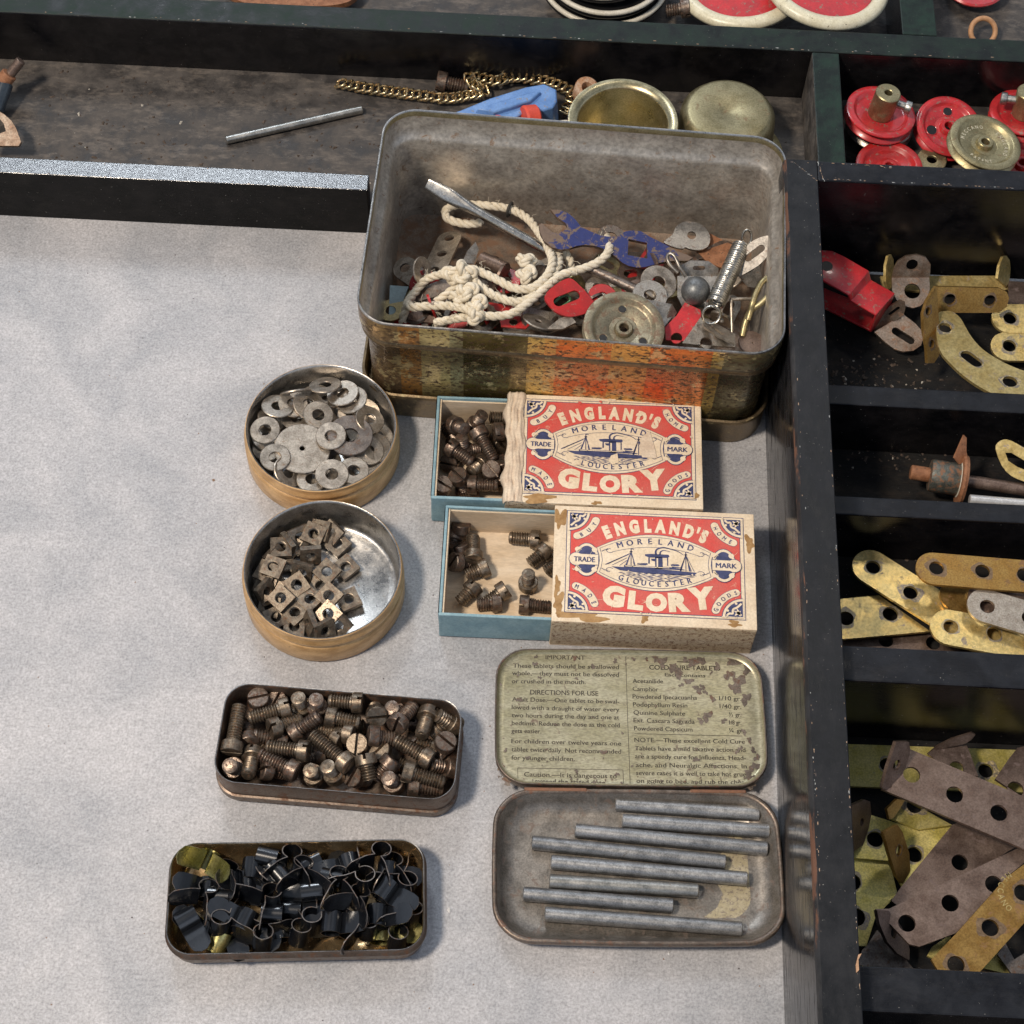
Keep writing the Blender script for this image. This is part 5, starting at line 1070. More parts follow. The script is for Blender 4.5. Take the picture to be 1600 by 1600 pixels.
pulley(b_(480, 1075, 2.2), 1.13, (8, 4), (M_BRASSW,), 'pulley', 'large dull brass pulley wheel against the front wall of the big tin', holes=((-.05, .62, .12), (.55, -.32, .12), (-.55, -.32, .12)), gap=.1, group=GT)
o = rod('dark_rod', b_(225, 655, 1.9), b_(585, 820, 1.8), .14, M_DKST); tag(o, 'dark steel rod under the spanner in the big tin', 'metal rod', GT)
part('channel_bracket', [plate(KB, [(835, 725), (1105, 725), (1100, 810), (1060, 930), (870, 930), (835, 860)], 1.85, 10, 0, [(985, 665, .01)] if False else (), .07), plate(KB, [(860, 650), (920, 618), (1040, 622), (1105, 670), (1105, 722), (850, 722)], 2.1, 45, 0, [(950, 668, 1005, 668, .06)], .06)], M_STEEL, 'steel channel bracket behind the lead ball', 'bracket', GT)
wire('wire_loop', [b_(*p) for p in ((890, 725, 2.3), (850, 660, 2.5), (815, 590, 2.6), (785, 575, 2.6), (768, 600, 2.5), (790, 650, 2.4), (840, 700, 2.3))], .055, M_STEEL, 'small bent wire loop between the spanner and the lead ball', 'wire', GT)
part('red_strip', [plate(KB, [(885, 898), (985, 945), (1000, 1000), (880, 1150), (760, 1145), (755, 1060), (830, 985)], 1.9, 14, -8, [(830, 1132, .16)], .07)], M_RED, 'glossy red bent strip beside the brass pulley in the big tin', 'bracket', GT)
part('angle_bracket', [plate(KB, [(985, 995), (1080, 1040), (1210, 1115), (1215, 1195), (865, 1165), (930, 1075)], 2.15, 10, 8, [(1022, 1165, .17)], .07), plate(KB, [(985, 995), (1040, 1010), (1215, 1110), (1212, 1175), (1100, 1120), (1010, 1060)], 2.35, -30, 8, [(1075, 1070, 1125, 1108, .055)], .06)], M_WASH, 'bright steel angle bracket against the front wall right of the red strip', 'bracket', GT)
wire('bent_wire', [b_(*p) for p in ((1195, 1110, 1.9), (1192, 1000, 2.1), (1190, 885, 2.3), (1200, 875, 2.3), (1260, 872, 2.3), (1325, 872, 2.2))], .05, M_WASH, 'square bent wire under the bronze hook', 'wire', GT)
part('thin_bracket', [plate(KB, [(600, 870), (800, 910), (825, 960), (745, 1060), (720, 1000)], 1.95, 12, 10, (), .06), plate(KB, [(800, 905), (830, 960), (755, 1060), (745, 1045)], 1.9, 50, 40, (), .05)], M_STEEL, 'grey sheet bracket tucked behind the rim of the brass pulley', 'bracket', GT)
part('pale_blue_strip', [plate(KA, [(232, 1065), (370, 1075), (330, 1180), (310, 1300), (225, 1290)], .9, 18, 0, (), .08)], paint('pale_grey_blue_enamel', (.34, .46, .50), (.40, .52, .55), .3, 2, (.2, .2, .18), .3), 'pale blue enamelled strip end in the front left corner of the big tin', 'plate', GT)
part('steel_point', [plate(KA, [(860, 745), (882, 800), (850, 905), (760, 900), (800, 810)], 1.6, 20, 25, (), .05)], M_WASH, 'pointed steel scrap standing behind the knots of the cord', 'plate', GT)
o = rod('brown_tube', a_(905, 870, 1.5), a_(1085, 950, 1.7), .22, M_BROWN); tag(o, 'short brown tube behind the knots of the cord', 'tube', GT)
part('curved_plate', [plate(KA, [(660, 1010), (690, 1070), (560, 1150), (420, 1190), (430, 1120), (540, 1050)], 1.3, 12, -10, (), .07)], M_DKST, 'dark curved plate under the left loop of the cord', 'plate', GT)
part('brown_plate', [plate(KA, [(360, 1270), (430, 1250), (640, 1330), (600, 1350), (370, 1320)], 1.3, 10, 0, (), .07)], M_BROWN, 'brown flat strip end against the front wall below the cord', 'plate', GT)
part('red_plate', [plate(KA, [(950, 1190), (1130, 1215), (1170, 1250), (1010, 1270)], 1.5, 10, 0, (), .07)], M_REDD, 'small red plate showing through the lower loop of the cord', 'plate', GT)
part('red_plate', [plate(KA, [(1040, 1320), (1180, 1290), (1290, 1330), (1230, 1385), (1050, 1370)], 1.6, 12, 0, [(1140, 1335, .12)], .07)], M_REDD, 'red perforated plate against the front wall under the cord', 'plate', GT)
GL_ = metal('green_enamel_strip', (.05, .12, .06), (.08, .2, .1), (.2, .3), .2, 3)
wire('green_clip', [b_(*p) for p in ((15, 905, 2.0), (70, 860, 2.0), (110, 850, 2.0), (130, 880, 1.9), (80, 920, 1.8))], .04, GL_, 'dark green bent clip under the slot of the red bracket', 'clip', GT)
part('silver_scrap', [plate(KA, [(1480, 1310), (1560, 1290), (1600, 1340), (1500, 1390), (1380, 1390)], 1.9, 16, 0, (), .12)], M_WASH, 'crumpled silver scrap against the front wall left of the brass pulley', 'scrap', GT)
# the lower layer of the heap
rg = random.Random(21); kinds = []
for i in range(58):
    x = rg.uniform(640, 1180) if i > 12 else rg.uniform(660, 800); y = rg.uniform(395, 510) if i > 12 else rg.uniform(440, 505); z = rg.uniform(.6, 1.35); tx, ty = rg.uniform(-35, 35), rg.uniform(-35, 35)
    q = P(x, y, z)
    if not (-3.3 < q.x < 6.1 and 3.7 < q.y < 8.0): continue
    kinds.append((x, y, z, tx, ty, i))
small = []
for n_, (x, y, z, tx, ty, i) in enumerate(kinds):
    m = (M_STEEL, M_WASH, M_DKST, M_BROWN, M_SCREWD, M_REDD, M_BRASSD)[i % 7]; look = ('steel', 'bright', 'dark', 'brown', 'blackish', 'red', 'brass')[i % 7]; k = i % 3
    if k == 0: o = washer(x, y, z, .44, .16, .07, tx, ty, m, px_); kd = 'washer'
    elif k == 1:
        key = ('brk', m.name)
        if key not in WM: WM[key] = bent(.62, .95, .8, 88, .07, [slot(.42, 0, .66, 0, .12)], [slot(.35, 0, .5, 0, .12)]).mesh('angle_bracket', m, 40)
        o = link('angle_bracket', WM[key]); o.location = P(x, y, z); o.rotation_euler = (R(tx), R(ty), rg.uniform(0, 6)); kd = 'bracket'
    else:
        key = ('str', m.name)
        if key not in WM: mb = MB(); mb.add(prism(slot(-.8, 0, .8, 0, .36), [circ(-.8, 0, .15), circ(0, 0, .15), circ(.8, 0, .15)], -.035, .035)); WM[key] = mb.mesh('short_strip', m, 40)
        o = link('short_strip', WM[key]); o.location = P(x, y, z); o.rotation_euler = (R(tx*.6), R(ty*.6), rg.uniform(0, 6)); kd = 'strip'
    tag(o, None, kd, 'lower layer of the heap in the big tin'); small.append((o, x, y, look+' '+kd))
small.sort(key=lambda t: t[2])
for r in range(6):
    ps = sorted(small[r*len(small)//6:(r+1)*len(small)//6], key=lambda t: t[1])
    for i, (o, x, y, look) in enumerate(ps): o['label'] = '%s, %s in %s layer of the big tin heap' % (look, ordinal(i, len(ps)), ('the rearmost', 'the second', 'the third', 'the fourth', 'the fifth', 'the foremost')[r])
# ================================================================ things in the back row of the black box
C2 = crop(500, 0, 2.6667); C3 = crop(1000, 0, 2.6667); C1 = crop(0, 60, 8); CU = crop(820, 0, 3.81)
a, b = P(353, 219, .75), P(566, 171, .75); o = rod('metal_rod', a, b, .125, M_GALV); tag(o, 'thin grey metal rod lying alone on the floor of the long back compartment', 'metal rod')
part('bent_bracket', [plate(C1, [(-160, 880), (0, 925), (60, 960), (150, 1040), (205, 1130), (268, 1300), (240, 1352), (-160, 1350)], 1.5, 20, 0, [[(-60, 990), (0, 1010), (55, 1075), (80, 1170), (0, 1200), (-80, 1190)]], .12)], M_COPPER, 'tan bent bracket at the far left end of the back compartment', 'bracket')
t = empty('bolt', P(*C1(180, 380), 1.6)); tag(t, 'rusty bolt on a dark tube leaning at the far left of the back compartment', 'bolt'); inv0 = -t.location
for nm, p, q, r, m in (('bolt_end', P(*C1(110, 470), 1.5), P(*C1(262, 275), 1.9), .15, M_BROWN), ('nut', P(*C1(40, 540), 1.4), P(*C1(120, 445), 1.6), .24, M_RUST), ('dark_tube', P(*C1(-60, 900), 1.0), P(*C1(60, 560), 1.35), .26, paint('blue_black_tube', (.02, .03, .045), (.04, .055, .07), .25))):
    o = rod(nm, p+inv0, q+inv0, r, m, t)
# chain: wire links, each its own part
LK = MB(); lw, lh = .20, .15
LK.add(tube(spline([(-.15, .12, .0), (-.05, .15, .03), (.10, .15, .05), (.16, .11, .05), (.16, -.11, .05), (.10, -.15, .05), (-.05, -.15, .03), (-.15, -.12, 0), (-.17, -.07, .0), (-.08, 0, -.03), (-.17, .07, 0)], 3, True), .042, 6, True)); LKM = LK.mesh('link', metal('gilt_chain_wire', (.62, .48, .25), (.8, .68, .42), (.2, .36), 1.0, 8, (.4, .2, .07), .42), 60)
pth = [C2(*p)+(z,) for p, z in (((85, 350), .78), ((180, 368), .78), ((280, 382), .78), ((400, 398), .78), ((520, 412), .80), ((610, 402), .85), ((680, 385), .9), ((640, 350), 1.05), ((625, 325), 1.0), ((680, 330), .95), ((730, 340), .95), ((790, 325), .95), ((860, 328), .95), ((940, 340), .95), ((1000, 360), 1.0), ((1050, 395), .95), ((1035, 440), .85), ((1020, 470), .8))]
pp = spline([P(*p) for p in pth], 20); t = empty('chain', pp[0]); tag(t, 'gilt wire ladder chain stretched along the far wall of the back compartment', 'chain')
acc = 0; nxt = 0
for i in range(1, len(pp)):
    d = pp[i]-pp[i-1]; acc += d.length
    if acc >= nxt:
        nxt += .215; l = link('link', LKM, t); l.location = pp[i]-pp[0]; l.rotation_euler = (random.uniform(-.15, .15), -.35+random.uniform(-.1, .1), math.atan2(d.y, d.x))
o, L = screw(P(*C2(487, 335), .95), P(*C2(612, 362), .85), M_SCREWD, 0, 1.15); tag(o, 'long brown cheese-head screw lying behind the gilt chain', 'screw')
# pale blue toy part with red wheel
t = empty('toy_part', P(*C2(800, 430), .61)); tag(t, 'pale blue painted wedge-shaped toy part with a red wheel, half behind the big tin', 'toy part'); o0 = t.location.copy()
def solid(K, pts, z0, z1, mat, name, parent, o0, curve=0, bev=.05, top=.92):
    pl = plane_at(*K(*pts[0]), z1); out = [on(pl, K, *p) for p in pts]; out = smooth2(out, curve) if curve else out
    cx = sum(p[0] for p in out)/len(out); cy = sum(p[1] for p in out)/len(out); n = len(out)
    v = [(pl[0].x+x, pl[0].y+y, z0) for x, y in out]+[(pl[0].x+cx+(x-cx)*top, pl[0].y+cy+(y-cy)*top, z1) for x, y in out]
    f = [tuple(range(n))[::-1], tuple(range(n, 2*n))]+[(i, (i+1) % n, (i+1) % n+n, i+n) for i in range(n)]
    mb = MB(); mb.add(([(q[0]-o0.x, q[1]-o0.y, q[2]-o0.z) for q in v], f)); o = mb.build(name, mat, parent, 30); bevel(o, bev, 3); return o
solid(C2, [(430, 505), (560, 462), (700, 405), (860, 355), (945, 340), (1000, 365), (1003, 420), (985, 450), (940, 462), (850, 470), (800, 505), (640, 560)], .62, 1.75, M_TOY, 'body', t, o0)
solid(C2, [(640, 455), (860, 385), (930, 375), (880, 420), (720, 470)], 1.7, 1.9, M_TOY, 'raised_rib', t, o0)
o = rod('red_wheel', P(*C2(845, 500), 1.65)-o0, P(*C2(905, 495), 1.55)-o0, .43, M_ORED, t, .06, 28)
mb = MB(); pl = plane_at(*C2(715, 492), 1.80); mb.add(flat([on(pl, C2, *p) for p in ((660, 505), (735, 478), (752, 480), (750, 502))])); o = mb.build('label', M_RED, t, 0); o.location = pl[0]-o0
mb = MB(); mb.add(lathe([(.36, 0), (.37, .03), (.37, .55), (.33, .6), (.17, .6), (.15, .56), (.15, .05)], 32, True, True)); o = mb.build('wooden_bush', paint('buff_bush', (.52, .40, .30), (.45, .25, .14), .7, 6, (.35, .15, .07), .45, .3), None, 40); o.location = P(*C2(1105, 345), 1.5); o.location.z = .95; o.rotation_euler = (R(18), R(6), 0); tag(o, 'small buff round bush with a hole standing behind the brass cup', 'bush')
# brass cups
cc = P(*CU(588, 475), 2.5); r = .5*(P(*CU(915, 640), 2.5)-P(*CU(260, 640), 2.5)).length; print('cup r', r)
mb = MB(); mb.add(lathe([(r-.38, .0), (r-.30, .08), (r-.27, 1.75), (r-.2, 1.84), (r-.05, 1.86), (r, 1.9), (r-.02, 1.95), (r-.10, 1.96), (r-.27, 1.9), (r-.33, 1.8), (r-.36, .2), (r-.45, .07), (.02, .06)], 72)); o = mb.build('brass_cup', M_BRASS, None, 60); o.location = (cc.x, cc.y-r, .61); tag(o, 'shiny open brass cup with a flat rim behind the big tin', 'brass cup')
cc = P(*CU(1210, 467), 2.3); r = .5*(P(*CU(1467, 660), 2.3)-P(*CU(955, 660), 2.3)).length
mb = MB(); mb.add(lathe([(r+.30, .02), (r+.32, .08), (r+.22, .3), (r+.13, 1.45), (r-.02, 1.64), (r-.12, 1.68), (.30, 1.66), (.22, 1.62), (.02, 1.60)], 72)); mb.add(lathe([(r+.15, 0), (r+.40, .02), (r+.42, .06), (r+.2, .1)], 64, True, True), Matrix.Translation((.16, -.22, .0)) ); o = mb.build('brass_cup', M_BRASSD, None, 50); o.location = (cc.x, cc.y-r, .61); tag(o, 'dull brass cup turned upside down beside the shiny open one', 'brass cup')
part('pale_scrap', [plate(CU, [(165, 735), (215, 722), (262, 720), (258, 760), (180, 765)], .95, 0, 0, (), .1)], M_WHITE, 'pale painted scrap between the blue toy part and the brass cup', 'scrap')
# wheels of the upper compartments
def disc_wheel(name, c, r, tilt, prof, segm, mats, label, cat='wheel', group=None, names=('tyre', 'wheel_disc')):
    t = empty(name, c, (R(tilt[0]), R(tilt[1]), 0)); tag(t, label, cat, group)
    for nm, pr, m in zip(names, prof, mats): q = MB(); q.add(lathe(pr, 72, True, True)); q.build(nm, m, t, 50)
    return t
for i, (px, py, z, r, lb) in enumerate(((940, -60, 2.55, 1.72, 'topmost'), (946, -43, 2.1, 1.92, 'middle'), (945, -30, 1.65, 2.06, 'lowest'))):
    t = disc_wheel('wheel', P(px, py, z), r, (0, 0), ([(r-.5, -.16), (r-.1, -.18), (r-.02, -.06), (r-.04, .02), (r-.10, .03)], [(r-.10, .025), (r-.06, .06), (r-.07, .09), (r-.13, .10), (r-.15, .04), (r-.6, .03), (.3, .03)]), 0, (M_RUBBER, M_RUBBER), 'black wheel with a thin white rim, the %s of the stack beyond the far wall' % lb, 'wheel', 'black wheels stacked beyond the far wall')
    mb = MB(); mb.add(tube([((r-.09)*cos(u), (r-.09)*sin(u), .075) for u in [2*pi*k/72 for k in range(72)]], .085, 8, True)); mb.build('white_rim', M_WHITE, t, 60)
for px, py, z, r, tl, lb in ((1160, -34, 2.0, 2.1, (2, -6), 'left'), (1290, -30, 2.55, 2.0, (0, 5), 'right')):
    disc_wheel('cream_wheel', P(px, py, z), r, tl, ([(r-.42, -.16), (r-.15, -.2), (r, -.1), (r+.02, .02), (r-.05, .13), (r-.2, .19), (r-.36, .15), (r-.44, .04), (r-.45, -.05)], [(r-.45, -.05), (r-.46, .0), (.5, .0), (.4, .15), (.2, .16)]), 0, (M_CREAM, M_RED), 'chipped cream wheel with a red centre, the %s one of two beyond the far wall' % lb, 'wheel', 'cream wheels beyond the far wall')
o, L = screw(P(1078, 12, 1.7), P(1050, 16, 1.6), M_SCREWD, 0, 1.1); tag(o, 'brown screw lying between the black and cream wheels', 'screw')
part('rusty_plate', [plate((lambda x, y: (x, y)), [(350, -30), (372, 4), (420, 11), (500, 13), (545, 6), (562, -14), (540, -40)], 1.3, 0, 0, (), .2, 3)], M_RUST, 'rusty brown curved plate in the upper left compartment', 'plate')
mb = MB(); mb.add(tube([(.40*cos(u), .40*sin(u), 0) for u in [2*pi*k/32 for k in range(32)]], .085, 8, True)); o = mb.build('wooden_ring', paint('tan_ring', (.55, .30, .15), (.45, .24, .12), .6, 5), None, 60); o.location = P(1536, 49, 1.2); o.rotation_euler = (R(38), R(8), 0); tag(o, 'tan ring leaning in the upper right compartment', 'ring')
q = MB(); q.add(lathe([(.9, -.1), (1.0, -.06), (1.02, .0), (.97, .05), (.85, .02), (.3, .0), (.25, .15)], 48)); o = q.build('red_disc', M_RED, None, 40); o.location = P(1522, -26, 1.3); tag(o, 'red disc lying in the upper right compartment above the tan ring', 'disc')
# pulleys of the right back compartment
GP = 'pulley wheels in the right back compartment'
pulley(P(*C3(998, 520), 1.25), 1.02, (-4, 4), (M_STEEL,), 'pulley', 'grey lower pulley wheel under the red one with the tall brass boss', group=GP)
pulley(P(*C3(998, 480), 1.75), 1.06, (-3, 5), (M_RED,), 'pulley', 'red pulley wheel with a tall brass boss and set screw', hub=.95, group=GP, rot=-6)
pulley(P(*C3(1280, 535), 1.35), 1.02, (12, 6), (M_RED,), 'pulley', 'red pulley wheel with open holes tilted beside the brass wheel', holes=((.0, .55, .15), (-.5, -.15, .17), (.45, -.3, .15)), group=GP)
pulley(P(*C3(1432, 605), 1.85), 1.10, (-2, 8), (M_BRASSD,), 'pulley', 'dull brass pulley wheel with embossed lettering lying over two red ones', group=GP, text=(('MECCANO', 130, False), ('ENGLAND', 10, False), ('PATENT', 255, True)))
pulley(P(*C3(1600, 480), 1.35), 1.06, (6, 4), (M_RED,), 'pulley', 'red pulley wheel with a brass boss at the right picture edge', hub=.95, group=GP, rot=180)
pulley(P(*C3(1035, 705), 1.35), 1.0, (0, 0), (M_REDD,), 'pulley', 'red pulley wheel mostly hidden behind the thick cross rail', group=GP)
pulley(P(*C3(1590, 690), 1.1), 1.0, (0, 0), (M_REDD,), 'pulley', 'red pulley wheel under the lettered brass one at the right edge', group=GP)
disc(1215, 668, 1.1, .45, .15, .1, 0, 0, M_BRASSD, 'small brass collar behind the thick cross rail below the tilted red pulley', C3, 'collar', GP, 'collar')

# ================================================================ parts in the right-hand cells
Q6 = crop(1200, 240, 4); QB = crop(1380, 360, 6.155); Q7 = crop(1200, 620, 4); Q8 = crop(1280, 1120, 5); Q9 = crop(1280, 1320, 5)
G1 = 'brackets in the topmost right-hand cell'
t = surf('cranked_bracket', Q6, [(240, 600, 2.4), (400, 612, 2.4), (480, 650, 2.4), (625, 732, 2.3), (500, 885, 2.3), (330, 790, 2.4), (240, 745, 2.4), (640, 790, 1.95), (510, 920, 1.95), (788, 872, 1.9), (668, 1010, 1.9), (740, 1000, 1.0), (640, 1112, 1.0), (345, 965, 1.1), (240, 900, 1.1), (240, 800, 1.1)],
  [(0, 1, 2, 5, 6), (2, 3, 4, 5), (3, 7, 8, 4), (7, 9, 10, 8), (9, 11, 12, 10), (11, 12, 13, 14, 15)], .09, M_RED, 'red cranked double bracket in the left corner of the topmost right-hand cell', 'bracket', G1, .03)
mb = MB(); pl = plane_at(*Q6(367, 702), 2.455); mb.add(flat(circ(0, 0, .17, 24))); o = mb.build('bolt_hole', M_RUBBER, t, 0); o.location = pl[0]-t.location
part('copper_bracket', [plate(Q6, [(663, 1118), (845, 1008), (915, 1062), (955, 1105), (970, 1150), (955, 1200), (905, 1235), (840, 1240), (790, 1225), (735, 1185)], 1.0, 14, 0, [(795, 1112, 890, 1172, .11)], .08), plate(Q6, [(663, 1118), (668, 1080), (705, 1010), (760, 950), (825, 915), (855, 925), (858, 960), (845, 1008)], 1.35, 62, 0, [(765, 1000, 812, 965, .06)], .08)], M_COPPER, 'small copper coloured angle bracket beside the red cranked bracket', 'bracket', G1)
part('steel_bracket', [plate(Q6, [(772, 778), (1006, 778), (1010, 850), (985, 920), (950, 955), (905, 968), (850, 955), (800, 915), (775, 860)], 1.35, 16, 0, [(900, 862, .23)], .08), plate(Q6, [(772, 778), (785, 715), (810, 670), (860, 638), (930, 628), (985, 645), (1015, 690), (1012, 740), (1006, 778)], 1.8, 62, 0, [(900, 692, .17)], .08)], M_COPPER, 'dull steel angle bracket with a large hole behind the copper bracket', 'bracket', G1)
part('double_bracket', [plate(Q6, [(700, 770), (1000, 768), (1430, 768), (1500, 800), (1500, 850), (1420, 880), (1000, 870), (720, 850)], .9, 8, 0, (), .09), plate(Q6, [(728, 800), (730, 700), (745, 640), (762, 630), (776, 660), (780, 740), (770, 830), (745, 850)], 1.4, 20, 60, (), .08), plate(Q6, [(1428, 780), (1440, 700), (1462, 645), (1482, 638), (1502, 665), (1508, 720), (1500, 800), (1480, 830)], 1.5, 20, 60, (), .08)], M_GOLD, 'brass double bracket with upturned ends along the back wall of the topmost cell', 'bracket', G1)
part('grey_plate', [plate(Q6, [(1500, 800), (1760, 820), (1760, 985), (1460, 985), (1500, 920)], 1.0, 6, 0, (), .08)], M_BROWN, 'grey brown flat plate behind the brass strips at the right edge of the topmost cell', 'plate', G1)
part('curved_strip', [plate(Q6, [(1060, 1010), (1100, 992), (1150, 995), (1200, 1035), (1235, 1095), (1275, 1160), (1340, 1230), (1430, 1290), (1520, 1335), (1620, 1370), (1760, 1390), (1760, 1560), (1600, 1545), (1440, 1520), (1330, 1470), (1220, 1395), (1130, 1310), (1075, 1240), (1050, 1130)], 2.2, -10, 0, [(1105, 1095, .19), (1240, 1268, 1300, 1312, .17), (1510, 1432, .20)], .09, 3)], M_GOLD, 'curved brass strip with slotted holes resting over the bar of the topmost cell', 'curved strip', G1)
part('angle_strip', [plate(Q6, [(1040, 828), (1440, 838), (1490, 862), (1505, 900), (1490, 955), (1440, 992), (1050, 992)], 2.0, 55, 0, [(1135, 908, .16), (1385, 915, .16)], .09), plate(Q6, [(1042, 828), (1052, 900), (1060, 1050), (1075, 1180), (1062, 1260), (1030, 1308), (990, 1310), (985, 1220), (965, 1100), (962, 1000), (985, 920)], 2.1, 25, 50, [(992, 985, .12), (1015, 1190, .12)], .09)], M_BRONZE, 'amber brass right-angle strip standing in the middle of the topmost cell', 'angle strip', G1)
part('brass_strip', [strip_pts(Q6, 1500, 1035, 1900, 1040, 1.25, .95, holes=[(1510, 1033), (1790, 1040)], rx=5)], M_GOLD, 'upper of two round-ended brass strips at the right edge of the topmost cell', 'strip', G1)
part('brass_strip', [strip_pts(Q6, 1492, 1210, 1900, 1215, 1.15, .92, holes=[(1506, 1206), (1790, 1215)], rx=5)], M_GOLD, 'lower of two round-ended brass strips at the right edge of the topmost cell', 'strip', G1)
# second cell
A0, A1 = P(*Q7(890, 470), 1.5), P(*Q7(1720, 600), 1.5); d = (A1-A0); L = d.length; s = 1/235
t = empty('axle_fitting', A0); tag(t, 'rusty axle with a drum and flange in the second right-hand cell', 'axle'); t.rotation_mode = 'QUATERNION'; t.rotation_quaternion = d.to_track_quat('Z', 'Y')
for nm, pr, m in (('nub', [(.17, 0), (.2, .03), (.2, .5)], M_RUST), ('drum', [(.30, .5), (.42, .52), (.44, .6), (.44, 1.28), (.40, 1.34)], metal('worn_painted_drum', (.09, .10, .09), (.16, .17, .15), (.35, .5), .4, 5, (.22, .11, .06), .45, .4)), ('flange', [(.3, 1.28), (.66, 1.30), (.70, 1.36), (.66, 1.44), (.3, 1.5)], M_RUST), ('shaft', [(.17, 1.5), (.17, L)], M_BROWN)):
    q = MB(); q.add(lathe(pr, 36)); q.build(nm, m, t, 40)
q = MB(); q.add(lathe([(.40, 1.27), (.47, 1.28), (.5, 1.299), (.4, 1.3)], 36)); q.build('white_edge', M_WHITE, t, 40)
part('rust_shard', [plate(Q7, [(1160, 380), (1195, 300), (1222, 238), (1238, 255), (1236, 340), (1250, 400), (1190, 420)], 2.1, 40, 30, (), .06)], M_RUST, 'pointed rusty shard standing behind the axle flange', 'scrap')
o = rod('aluminium_rod', P(*Q7(1258, 645), 1.7), P(*Q7(1800, 690), 1.7), .15, paint('bare_aluminium', (.62, .62, .62), (.72, .72, .72), .3, 4, met=.5)); tag(o, 'bright aluminium rod below the rusty axle at the right edge', 'rod')
part('slotted_link', [plate(Q7, [(1422, 330), (1432, 290), (1470, 268), (1520, 275), (1620, 330), (1760, 400), (1760, 600), (1600, 530), (1520, 495), (1460, 430)], 2.0, 30, -10, [[(1482, 350), (1520, 350), (1620, 410), (1700, 450), (1640, 470), (1560, 440), (1500, 400)]], .09, 2)], M_GOLD, 'long slotted brass link behind the rusty axle', 'link plate')
# third cell
G3 = 'perforated strips in the third right-hand cell'
def st(K, mat, label, grp, *a, cat='perforated strip', name='perforated_strip', **k): return part(name, [strip_pts(K, *a, **k)], mat, label, cat, grp)
st(Q7, M_BROWN, 'dark brown strip lowest of all along the front bar of the third cell', G3, 560, 1535, 1800, 1600, .9, .9, holes=[(735, 1528), (1030, 1543), (1320, 1560)])
part('perforated_plate', [plate(Q7, [(300, 1290), (435, 1270), (690, 1245), (1012, 1470), (440, 1522), (300, 1525)], 1.2, 0, 0, [(485, 1390, .20), (762, 1362, .20)], .09)], M_GOLD, 'yellow pointed plate with two holes in the front left of the third cell', 'plate', G3)
st(Q7, M_GOLD, 'yellow strip with gunmetal stains slanting down from the back left of the third cell', G3, 645, 1068, 1330, 1500, 1.45, 1.0, holes=[(655, 1070), (888, 1228), (1120, 1385)])
st(Q7, M_BRONZE, 'amber strip edge under the others in the third cell', G3, 1180, 1245, 1800, 1420, 1.6, .9, holes=[(1500, 1330)])
st(Q7, M_BROWN, 'brown strip under the long bronze one in the third cell', G3, 1360, 1255, 1900, 1320, 1.95, .9, holes=[(1700, 1300)])
st(Q7, M_GOLD, 'golden round-ended strip in the front of the third cell', G3, 1135, 1445, 1900, 1590, 1.85, 1.0, holes=[(1140, 1442), (1412, 1485), (1680, 1540)])
st(Q7, M_WASH, 'grey nickel strip with pitted face at the right of the third cell', G3, 1360, 1310, 1900, 1470, 2.25, .95, holes=[(1368, 1315), (1630, 1385)])
st(Q7, M_BRONZE, 'long bronze round-ended strip topmost in the third cell', G3, 1035, 1078, 1900, 1150, 2.35, .92, holes=[(1050, 1075), (1338, 1095), (1600, 1118)])
# fourth cell
G4 = 'perforated parts in the fourth right-hand cell'
Z = .75
st(Q8, M_GOLDG, 'greenish brass strip flat along the back wall of the fourth cell', G4, -150, 368, 1900, 440, Z+.1, 1.12, holes=[(160, 372), (530, 380), (920, 395), (1298, 425)], round_a=False)
part('perforated_plate', [plate(Q8, [(60, 1040), (255, 1040), (380, 765), (760, 885), (1040, 860), (640, 1330), (545, 1130), (100, 1090)], .95, 0, 0, [(435, 960, .20), (740, 1080, .20)], .09)], M_GOLDG, 'yellow brass plate under the small upright lug in the fourth cell', 'plate', G4)
part('perforated_plate', [plate(Q8, [(560, 800), (660, 640), (1035, 850), (770, 884)], 1.1, 0, 0, [(740, 700, .19)], .08)], M_GOLDG, 'yellow brass corner under the mauve brown strip in the fourth cell', 'plate', G4)
part('perforated_plate', [plate(Q9, [(60, 100), (262, 112), (550, 135), (610, 395), (430, 520), (280, 375), (60, 340)], .85, 0, 0, [(255, 295, .21)], .08)], M_GOLDG, 'yellow stained plate in the left middle of the fourth cell', 'plate', G4)
part('perforated_plate', [plate(Q9, [(60, 360), (272, 365), (560, 440), (440, 560), (365, 795), (60, 780)], .95, 3, 0, [(285, 568, .22)], .08)], M_GOLDG, 'yellow brass plate with a half hidden hole at the left side panel', 'plate', G4)
part('perforated_plate', [plate(Q9, [(840, 870), (880, 800), (1030, 700), (1020, 740), (960, 850), (890, 895)], 1.0, 0, 0, (), .08)], M_GOLDG, 'yellow plate showing between the bronze and brown strips', 'plate', G4)
part('perforated_plate', [plate(Q9, [(1280, 900), (1400, 840), (1600, 1000), (1500, 1020), (1250, 960)], .9, 0, 0, (), .08)], M_GOLDG, 'yellow plate corner at the front bar right of the bronze strip', 'plate', G4)
part('brown_strip', [plate(Q8, [(1035, 850), (1100, 820), (1540, 1020), (1480, 1050), (700, 1560), (560, 1440), (640, 1330)], 1.35, 0, 0, [(1095, 1142, .20)], .09)], M_BROWN, 'mauve brown plate between the two long brown strips of the fourth cell', 'plate', G4)
part('brown_strip', [plate(Q8, [(1600, 235), (1545, 248), (1480, 330), (1370, 490), (1600, 640), (1800, 760), (1800, 300)], 1.5, 0, 0, [(1530, 570, .2)], .09)], M_BROWN, 'brown round-ended strip rising at the right edge of the fourth cell', 'strip', G4)
